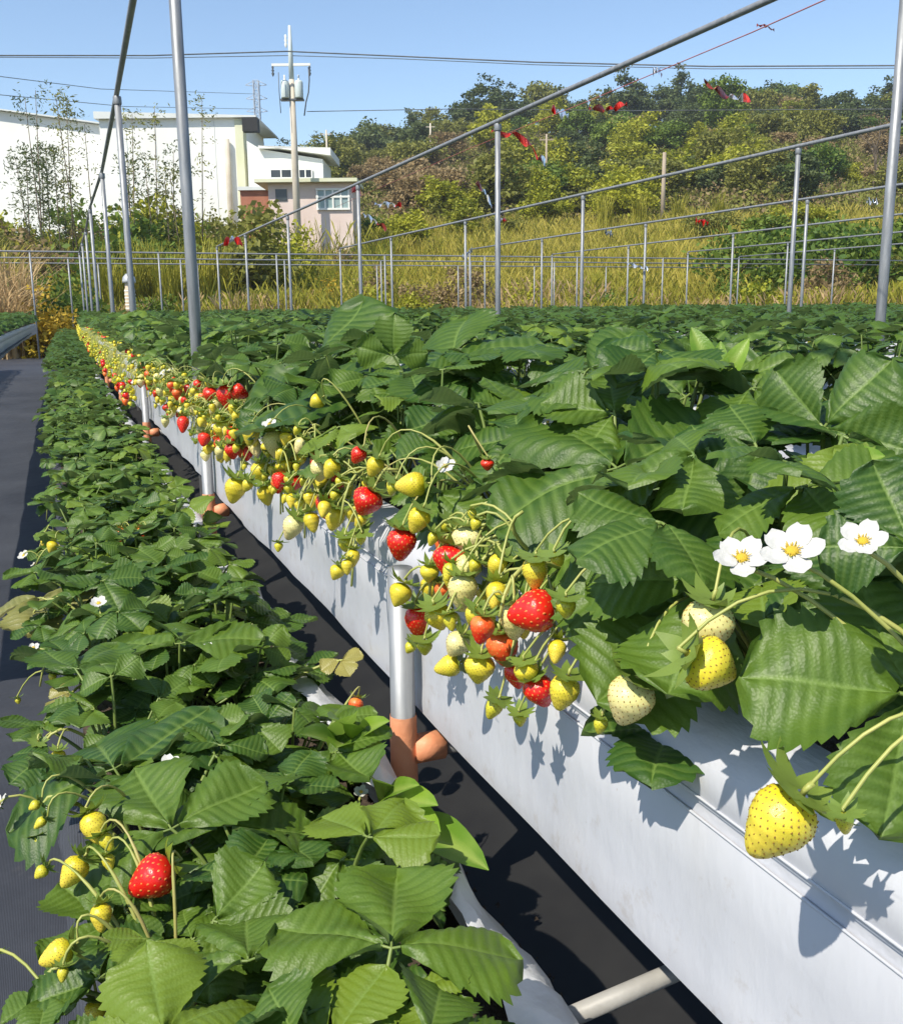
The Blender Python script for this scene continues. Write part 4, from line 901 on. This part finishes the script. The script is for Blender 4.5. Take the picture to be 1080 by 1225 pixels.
for u in (.70, .82, .95):
    z = H*u
    for s in (-1, 1): b.tube([RH*(s*.5)+Vector((0, 0, z)), RH*(s*2.2)+Vector((0, 0, z+.2))], .08, 4); b.tube([RH*(s*.5)+Vector((0, 0, z+1)), RH*(s*2.2)+Vector((0, 0, z+.2))], .06, 4)
b.build('arms', 'pylon_hazed_steel', py_)
def small_pole(px, y0, y1, d, label, m='concrete', r=.13, arm=True):
    s, z0 = SZ(px, y0, d); _, z1 = SZ(px, y1, d); bs_ = FH*d+RH*s; zz = min(z0, T(bs_.x, bs_.y)); bs_.z = zz
    t = thing('power_pole', label, 'pole', bs_); b = MB(); b.tube([(0, 0, 0), (0, 0, z1-zz)], [r*1.2, r*.85], 8); b.build('pole', m, t)
    if arm: b = MB(); b.box((0, 0, z1-zz-.5), (1.3, .09, .1), Rz); b.build('crossarm', m, t, False)
small_pole(515, 172, 147, 150, 'small pale power pole on the hill left of centre')
small_pole(792, 268, 182, 78, 'bare wooden pole standing among bright trees on the slope', 'wood_pole', .16, False)
small_pole(653, 240, 160, 95, 'slim grey pole half hidden on the brown slope', 'wood_pole', .11)
small_pole(729, 215, 190, 110, 'short white marker pole among the hillside trees', 'wall_white', .14, False)
small_pole(391, 180, 155, 130, 'pale pole among trees right of the utility pole', 'concrete', .12)

# ------------------------------------------------------------------ trees, shrubs, grass
def leaf_cloud(seed, clumps, per, rx, rz, leaf_s, cz, flat=.55, cr=.28, gap=.0, ry=None):
    g = np.random.default_rng(seed); C_ = []
    while len(C_) < clumps:
        p = g.normal(size=3); p /= np.linalg.norm(p); rad = g.uniform(.35, 1.0)**.6
        if p[2] < -.75: continue
        lob = 1+.18*math.sin(p[0]*4+seed)+.16*math.sin(p[1]*5+seed*2)+.12*math.sin(p[2]*6+seed)
        C_.append(p*rad*lob)
    C_ = np.array(C_); C_[:, :2] *= rx; C_[:, 2] = C_[:, 2]*rz+cz
    n = clumps*per; cen = np.repeat(C_, per, 0); o = g.normal(size=(n, 3))*cr*rx*np.array([1, 1, .7])*.55; cen = cen+o
    a = g.normal(size=(n, 3)); a[:, 2] *= flat; a /= np.linalg.norm(a, axis=1)[:, None]; c = g.normal(size=(n, 3)); c -= a*(a*c).sum(1)[:, None]; c /= np.linalg.norm(c, axis=1)[:, None]
    s = leaf_s*g.uniform(.6, 1.4, (n, 1)); V = np.stack([cen+a*s, cen+c*s*.55, cen-a*s, cen-c*s*.55], 1).reshape(-1, 3)
    return V, np.arange(n*4).reshape(-1, 4)
def trunk_mb(seed, h, r0, rx, limbs=6):
    r = random.Random(seed); b = MB(); p = [(0, 0, -.6), (r.uniform(-.1, .1)*h*.3, r.uniform(-.1, .1)*h*.3, h*.35), (r.uniform(-.1, .1)*h*.5, r.uniform(-.1, .1)*h*.5, h*.8)]
    b.tube(p, [r0, r0*.75, r0*.3], 7)
    for i in range(limbs):
        u = r.uniform(.3, .8); a = r.uniform(0, 6.28); q = Vector(p[1]).lerp(Vector(p[2]), max(0, (u-.35)/.45)); e = q+Vector((math.cos(a)*rx*.6, math.sin(a)*rx*.6, h*r.uniform(.1, .3)))
        b.tube([q, q.lerp(e, .5)+Vector((0, 0, -.1*h*.2)), e], [r0*.45, r0*.3, r0*.12], 5)
    return b
TV = {}
for ci, colr in enumerate(('dark', 'olive', 'bright', 'brown', 'green', 'lime')):
    TV[colr] = []
    for v in range(3):
        sd = ci*10+v; rx, rz, h = ((1, .85, 2.1), (1, 1.15, 2.5), (1.1, .7, 1.9))[v]
        Vt, Ft = leaf_cloud(sd+50, 60, 60, rx, rz, .08, h-.75*rz, cr=.26)
        TV[colr].append((mesh_np('crown', Vt, Ft, 'foliage_'+colr), trunk_mb(sd, h-.4, .10, rx).mesh('trunk', 'bark')))
def tree(px, d, size, colr, label, group, name='tree', sink=0.0, zs=1.0, cat='tree', r=rng):
    s = (px-540)/FPX*d; p = FH*d+RH*s; p.z = T(p.x, p.y)-sink*size
    t = thing(name, label, cat, p, group, (0, 0, r.uniform(0, 6.28)), (size, size, size*zs)); c, k = r.choice(TV[colr]); obj('crown', c, t); obj('trunk', k, t); return t
# skyline
x = -60
tr = random.Random(5)
while x < 1190:
    d = tr.uniform(185, 205); sz = tr.uniform(2.8, 4.4)
    cl_ = tr.choices(['dark', 'olive', 'green'], [6, 3.5, 1])[0]
    tree(x, d, sz, cl_, '%s tree on the skyline crest of the hill' % ('dark green' if cl_ == 'dark' else 'olive' if cl_ == 'olive' else 'green'), 'skyline %s trees' % cl_, sink=.25, zs=tr.uniform(.8, 1.1), r=tr); x += tr.uniform(12, 22)
for i in range(150):
    px = tr.uniform(370, 1180); d = tr.uniform(84, 186); u = (d-84)/102
    if px < 480 and d < 115: continue
    if px < 640 and d < 150 and tr.random() < .5: cl_ = tr.choice(['brown', 'olive', 'brown'])
    else: cl_ = tr.choices(['bright', 'olive', 'green', 'dark', 'brown', 'lime'], [4.2*(1-u), 3, 1.6, 1+2.5*u, .9, 1.6*(1-u)])[0]
    if px > 960 and d > 110 and tr.random() < .45: cl_ = 'brown'
    w = {'bright': 'yellow-green rounded', 'olive': 'olive rounded', 'green': 'mid-green leafy', 'dark': 'dark green dense', 'brown': 'brownish dry', 'lime': 'pale lime-green'}[cl_]
    tree(px, d, tr.uniform(1.6, 3.1)*(.85+.3*u), cl_, w+' tree on the slope of the wooded hill', 'slope %s trees' % cl_, sink=.25, zs=tr.uniform(.75, 1.1), r=tr)
for px, d, sz, cl_, lab in ((395, 88, 2.2, 'olive', 'olive bush-like tree directly right of the shed roof'), (365, 100, 2.6, 'olive', 'brownish olive tree behind the utility pole'), (335, 110, 3.0, 'olive', 'olive tree above the shed roof behind pole'),
                            (490, 62, 1.3, 'bright', 'round yellow-green bush right of the pink house'), (455, 66, 1.1, 'green', 'green bush beside the pink house'), (650, 76, 1.7, 'bright', 'broad yellow-green tree behind the middle post'), (740, 80, 2.2, 'bright', 'bright yellow-green tree in the middle of the slope'),
                            (905, 48, 1.2, 'green', 'green bush behind the right posts on the bank'), (985, 46, 1.5, 'green', 'dark leafy green tree behind the right posts'), (1060, 44, 1.4, 'green', 'green tree at the right edge behind the posts'), (950, 60, 1.4, 'lime', 'lime green tree above the right bank'), (560, 70, 1.2, 'lime', 'pale green bush on the bank left of middle post'),
                            (840, 62, 1.2, 'olive', 'olive shrub at upper edge of the grassy bank'), (605, 68, 1.0, 'olive', 'low olive bush at the grass edge')):
    tree(px, d, sz, cl_, lab, None, 'tree', .35, r=tr)
# bare tree on the right
def bare_tree(px, d, h, label, seed):
    s = (px-540)/FPX*d; p = FH*d+RH*s; p.z = T(p.x, p.y); r = random.Random(seed); t = thing('bare_tree', label, 'tree', p); b = MB(); tw_ = MB()
    def grow(q, dr, ln, rad, lv):
        e = q+dr*ln; (b if lv < 2 else tw_).tube([q, q.lerp(e, .5)+Vector((r.uniform(-.05, .05), r.uniform(-.05, .05), 0))*ln, e], [rad, rad*.8, rad*.6], 5, False)
        if lv < 4:
            for i in range(3 if lv < 2 else 2): grow(q.lerp(e, r.uniform(.6, 1)), (dr+Vector((r.uniform(-.8, .8), r.uniform(-.8, .8), r.uniform(-.1, .5)))).normalized(), ln*r.uniform(.6, .8), rad*.55, lv+1)
    grow(Vector((0, 0, -.3)), Vector((.05, 0, 1)), h*.36, .16, 0); b.build('trunk', 'bark', t); tw_.build('twigs', 'bark', t)
bare_tree(1026, 92, 9, 'bare leafless tree with pale branches at the right slope', 3); bare_tree(625, 120, 8, 'thin leafless tree on the brown slope', 4)
# dense scrub on the hill, uncountable
g = nr
def scrub(n, d0, d1, px0, px1, s, mname, oname, label, cat, seed, hh=(.2, 1.6)):
    g = np.random.default_rng(seed); d_ = g.uniform(d0, d1, n); px = g.uniform(px0, px1, n); s_ = (px-540)/FPX*d_; x = d_*FH.x+s_*RH.x; y = d_*FH.y+s_*RH.y
    patch = np.sin(x*.6+seed)*np.cos(y*.5+seed*2)*.5+.5; z = terrain(x, y)+g.uniform(hh[0], hh[1], n)*(.4+patch)
    a = g.normal(size=(n, 3)); a /= np.linalg.norm(a, axis=1)[:, None]; c = g.normal(size=(n, 3)); c -= a*(a*c).sum(1)[:, None]; c /= np.linalg.norm(c, axis=1)[:, None]
    k = s*g.uniform(.6, 1.4, (n, 1)); cen = np.stack([x, y, z], 1); V = np.stack([cen+a*k, cen+c*k*.6, cen-a*k, cen-c*k*.6], 1).reshape(-1, 3)
    return tag(obj(oname, mesh_np(oname, V, np.arange(n*4).reshape(-1, 4), mname)), label, cat, kind='stuff')
scrub(90000, 78, 190, 330, 1150, .17, 'foliage_olive', 'hillside_scrub', 'olive scrub covering the hill between the trees', 'scrub', 3)
scrub(42000, 80, 175, 330, 1150, .16, 'foliage_brown', 'dry_brush', 'brownish dry brush covering parts of the hill', 'scrub', 8)
def grass(n, d0, d1, px0, px1, h, w, mname, oname, label, seed, lean=.35, dens=None):
    g = np.random.default_rng(seed); d_ = g.uniform(d0, d1, n); px = g.uniform(px0, px1, n); s_ = (px-540)/FPX*d_; x = d_*FH.x+s_*RH.x; y = d_*FH.y+s_*RH.y
    cl_ = np.sin(x*1.3+seed)*np.cos(y*1.1+seed)+.6*np.sin(x*3.1)*np.sin(y*2.7); keep = g.uniform(-1.4, 1.2, n) < cl_
    x, y = x[keep], y[keep]; n = len(x); z = terrain(x, y); hh = h*g.uniform(.45, 1.15, n)*(1+.35*np.sin(x*.5+seed)*np.cos(y*.37)); a = g.uniform(0, 6.28, n); ln = lean*g.uniform(.2, 1.4, n)*hh
    dx, dy = np.cos(a)*ln, np.sin(a)*ln; b_ = g.uniform(0, 6.28, n); wx, wy = np.cos(b_)*w, np.sin(b_)*w
    P = lambda u, ww, zz: np.stack([x+dx*u+wx*ww, y+dy*u+wy*ww, z+hh*zz], 1)
    V = np.stack([P(0, -.5, -.05), P(0, .5, -.05), P(.35, -.45, .6), P(.35, .45, .6), P(.75, -.12, .92), P(1.0, .12, 1.0)], 1).reshape(-1, 3); i = np.arange(n)*6
    F = np.concatenate([np.stack([i, i+1, i+3, i+2], 1), np.stack([i+2, i+3, i+5, i+4], 1)])
    return tag(obj(oname, mesh_np(oname, V, F, mname)), label, 'grass', kind='stuff')
grass(60000, 37, 80, 330, 1150, 1.2, .032, 'grass_gold', 'golden_grass', 'tall golden grass covering the sloping bank', 21)
grass(42000, 35, 80, 330, 1150, 1.15, .038, 'grass_olive', 'olive_grass', 'olive green grass mixed into the sloping bank', 22)
grass(22000, 33.5, 42, -60, 1150, 1.1, .035, 'grass_olive', 'field_edge_weeds', 'olive weeds growing behind the crossing pipes', 23)
grass(9000, 33.5, 40, 100, 1150, 1.1, .032, 'grass_dry', 'dry_weeds', 'brown dry weeds growing behind the crossing pipes', 24)
grass(22000, 34, 60, -120, 480, 1.1, .035, 'grass_green', 'left_bank_grass', 'tall olive grass below the white factory', 25)
grass(6000, 36, 60, -120, 480, 2.0, .035, 'grass_olive', 'left_golden_grass', 'tall golden stalks below the white factory', 26)
SV = {}
for ci, colr in enumerate(('green', 'olive', 'lime', 'gold', 'bright', 'brown')):
    SV[colr] = []
    for v in range(2):
        Vt, Ft = leaf_cloud(200+ci*7+v, 30, 55, 1, .8, .075, .62, cr=.36); SV[colr].append((mesh_np('foliage', Vt, Ft, 'foliage_'+colr), trunk_mb(70+ci+v, .9, .05, .8, 5).mesh('stem', 'bark')))
def shrub(px, d, size, colr, label, group=None, zs=1.0):
    s = (px-540)/FPX*d; p = FH*d+RH*s; p.z = T(p.x, p.y)-.1
    t = thing('shrub', label, 'shrub', p, group, (0, 0, tr.uniform(0, 6.28)), (size, size, size*zs)); c, k = tr.choice(SV[colr]); obj('foliage', c, t); obj('stem', k, t)
WD = {'green': 'leafy green', 'olive': 'olive', 'lime': 'lime green', 'gold': 'golden yellow', 'bright': 'yellow-green', 'brown': 'brownish'}
for i in range(38):
    cl_ = tr.choices(['green', 'olive', 'lime', 'bright', 'brown'], [3, 4, 2, 3, 1.5])[0]; shrub(tr.uniform(-40, 330), tr.uniform(40, 58), tr.uniform(1.3, 2.3), cl_, WD[cl_]+' shrub in the thicket below the white factory', 'factory thicket %s shrubs' % cl_, tr.uniform(.9, 1.4))
for i in range(34):
    cl_ = tr.choices(['green', 'olive', 'lime', 'bright', 'brown', 'gold'], [2.5, 3, 2, 3, 2, .5])[0]; shrub(tr.uniform(130, 1120), tr.uniform(34, 41), tr.uniform(.5, 1.1), cl_, WD[cl_]+' low shrub behind the crossing pipes', 'field edge %s shrubs' % cl_, tr.uniform(.9, 1.4))
for i, px in enumerate((880, 930, 975, 1020, 1060, 1100, 1145)): shrub(px, 40+i % 3*2, 1.7, 'green', '%s large leafy shrub counted rightward along the right bank' % ORD[i].replace('nearest', 'first'), 'large right bank shrubs', 1.3)
for px, d, sz, cl_, lab in ((62, 25, .85, 'gold', 'golden orange shrub at the end of the dark path'), (85, 26, .7, 'gold', 'golden shrub right of the path end'), (40, 25.5, .6, 'gold', 'rusty golden shrub beside the dry reeds'), (115, 30, 1.0, 'green', 'dark green shrub behind the first left posts'),
                            (60, 30, 1.3, 'green', 'dark green rounded shrub behind the golden one'), (240, 50, 1.5, 'green', 'bright green shrub below the factory corner'), (350, 47, 1.7, 'bright', 'fresh green shrub in front of the utility pole foot'), (318, 50, 1.2, 'bright', 'yellow-green shrub at the left corner of the pink house'), (385, 50, .8, 'lime', 'low lime shrub under the pink house window'), (420, 51, .9, 'brown', 'brownish shrub at the right corner of the pink house')):
    shrub(px, d, sz, cl_, lab, None, 1.2)
def reed(px, d, h, n, label, m, seed, arch=.6, group='dry reed clumps'):
    s = (px-540)/FPX*d; p = FH*d+RH*s; p.z = T(p.x, p.y)-.05; r = random.Random(seed); t = thing('reed_clump', label, 'reeds', p, group); b = MB()
    for i in range(n):
        a = r.uniform(0, 6.28); hh = h*r.uniform(.6, 1.1); q = r.uniform(.1, 1)*arch*hh; w = .022; x0, y0 = r.gauss(0, .22), r.gauss(0, .22); sx, sy = -math.sin(a), math.cos(a); vs = []
        for u in (0, .35, .65, .85, 1.0):
            ww = w*(1-u**2)+.004; cx, cy, cz = x0+math.cos(a)*q*u**2.2, y0+math.sin(a)*q*u**2.2, hh*(u-.35*arch*u**4); vs += [(cx-sx*ww, cy-sy*ww, cz), (cx+sx*ww, cy+sy*ww, cz)]
        b.add(vs, [(2*j, 2*j+1, 2*j+3, 2*j+2) for j in range(4)])
    b.build('blades', m, t)
reed(12, 24.5, 2.6, 240, 'dry tan reed clump at the left edge drooping over the path end', 'grass_dry', 1, .9); reed(-25, 25, 3.0, 220, 'dry tan reed clump cut by the left picture edge', 'grass_dry', 2, .8)
reed(28, 28, 3.4, 200, 'taller straw-coloured reed clump behind the drooping one', 'grass_dry', 3, .6); reed(10, 31, 4.0, 180, 'tallest pale reed clump below the factory gable', 'grass_gold', 4, .6)
for i, px in enumerate((140, 165, 190, 215, 245, 270)): reed(px, 37+i % 3, 3.6, 130, '%s tall olive reed clump counted rightward below the factory wall' % ORD[i].replace('nearest', 'first'), 'grass_olive', 10+i, .4, 'olive reed clumps')
for i, px in enumerate((720, 760, 805, 850)): reed(px, 72, 3.2, 130, '%s tall yellowish reed clump counted rightward at the tree edge' % ORD[i].replace('nearest', 'first'), 'grass_olive', 20+i, .45, 'reeds at the tree edge')
def bamboo(px, top, d, label, seed, stems=2, fat=1.0):
    s, zt = SZ(px, top, d); p = FH*d+RH*s; p.z = T(p.x, p.y); h = zt-p.z; r = random.Random(seed); t = thing('bamboo', label, 'bamboo', p, 'thin bamboo stalks before the factory'); b = MB(); g = np.random.default_rng(seed); cen = []
    for i in range(stems):
        q = Vector((r.uniform(-.5, .5), r.uniform(-.5, .5), 0)); e = q+Vector((r.uniform(-.5, .5), r.uniform(-.5, .5), h*r.uniform(.85, 1))); b.tube([q, q.lerp(e, .5), e], [.035, .028, .012], 5)
        for j in range(int(46*fat)):
            u = 1-r.random()**1.5*.72; c = q.lerp(e, u); cen.append((c.x+r.gauss(0, .30), c.y+r.gauss(0, .30), c.z+r.gauss(0, .2)))
    b.build('stalk', 'bark', t); cen = np.repeat(np.array(cen), 7, 0); n = len(cen); cen = cen+g.normal(size=(n, 3))*.13
    a = g.normal(size=(n, 3)); a[:, 2] = -abs(a[:, 2])*.8; a /= np.linalg.norm(a, axis=1)[:, None]; c = g.normal(size=(n, 3)); c -= a*(a*c).sum(1)[:, None]; c /= np.linalg.norm(c, axis=1)[:, None]; k = g.uniform(.07, .13, (n, 1))
    V = np.stack([cen+a*k, cen+c*k*.3, cen-a*k, cen-c*k*.3], 1).reshape(-1, 3); obj('leaves', mesh_np('leaves', V, np.arange(n*4).reshape(-1, 4), 'foliage_olive' if seed % 2 else 'foliage_dark'), t)
for i, (px, top, st, ft) in enumerate(((40, 95, 2, 1.0), (68, 88, 2, 1.2), (25, 175, 3, 1.5), (145, 100, 1, .9), (152, 165, 2, 1), (176, 112, 1, .8), (190, 175, 2, .9), (241, 118, 1, .9), (60, 170, 3, 1.2), (205, 190, 2, 1.0), (90, 150, 1, .6))):
    bamboo(px, top, 47+i % 3, '%s bamboo stalk counted from the first tall one before the factory' % ORD[i].replace('nearest', 'first'), 60+i, st, ft)

# ------------------------------------------------------------------ air
b = MB(); b.box((0, 400, 31), (3600, 3400, 66)); hz = b.build('haze', 'inner_black', None, False); hz.data.materials.clear()
hm = bpy.data.materials.new('haze_air'); hm.use_nodes = True; hm.node_tree.nodes.clear(); ho = hm.node_tree.nodes.new('ShaderNodeOutputMaterial'); hv = hm.node_tree.nodes.new('ShaderNodeVolumePrincipled')
hv.inputs['Color'].default_value = (0.86, 0.92, 1.0, 1); hv.inputs['Density'].default_value = 0.0004; hv.inputs['Anisotropy'].default_value = 0.2; hm.node_tree.links.new(hv.outputs[0], ho.inputs['Volume']); hz.data.materials.append(hm)
tag(hz, 'thin pale blue haze in the air over the whole valley', 'haze', kind='stuff')
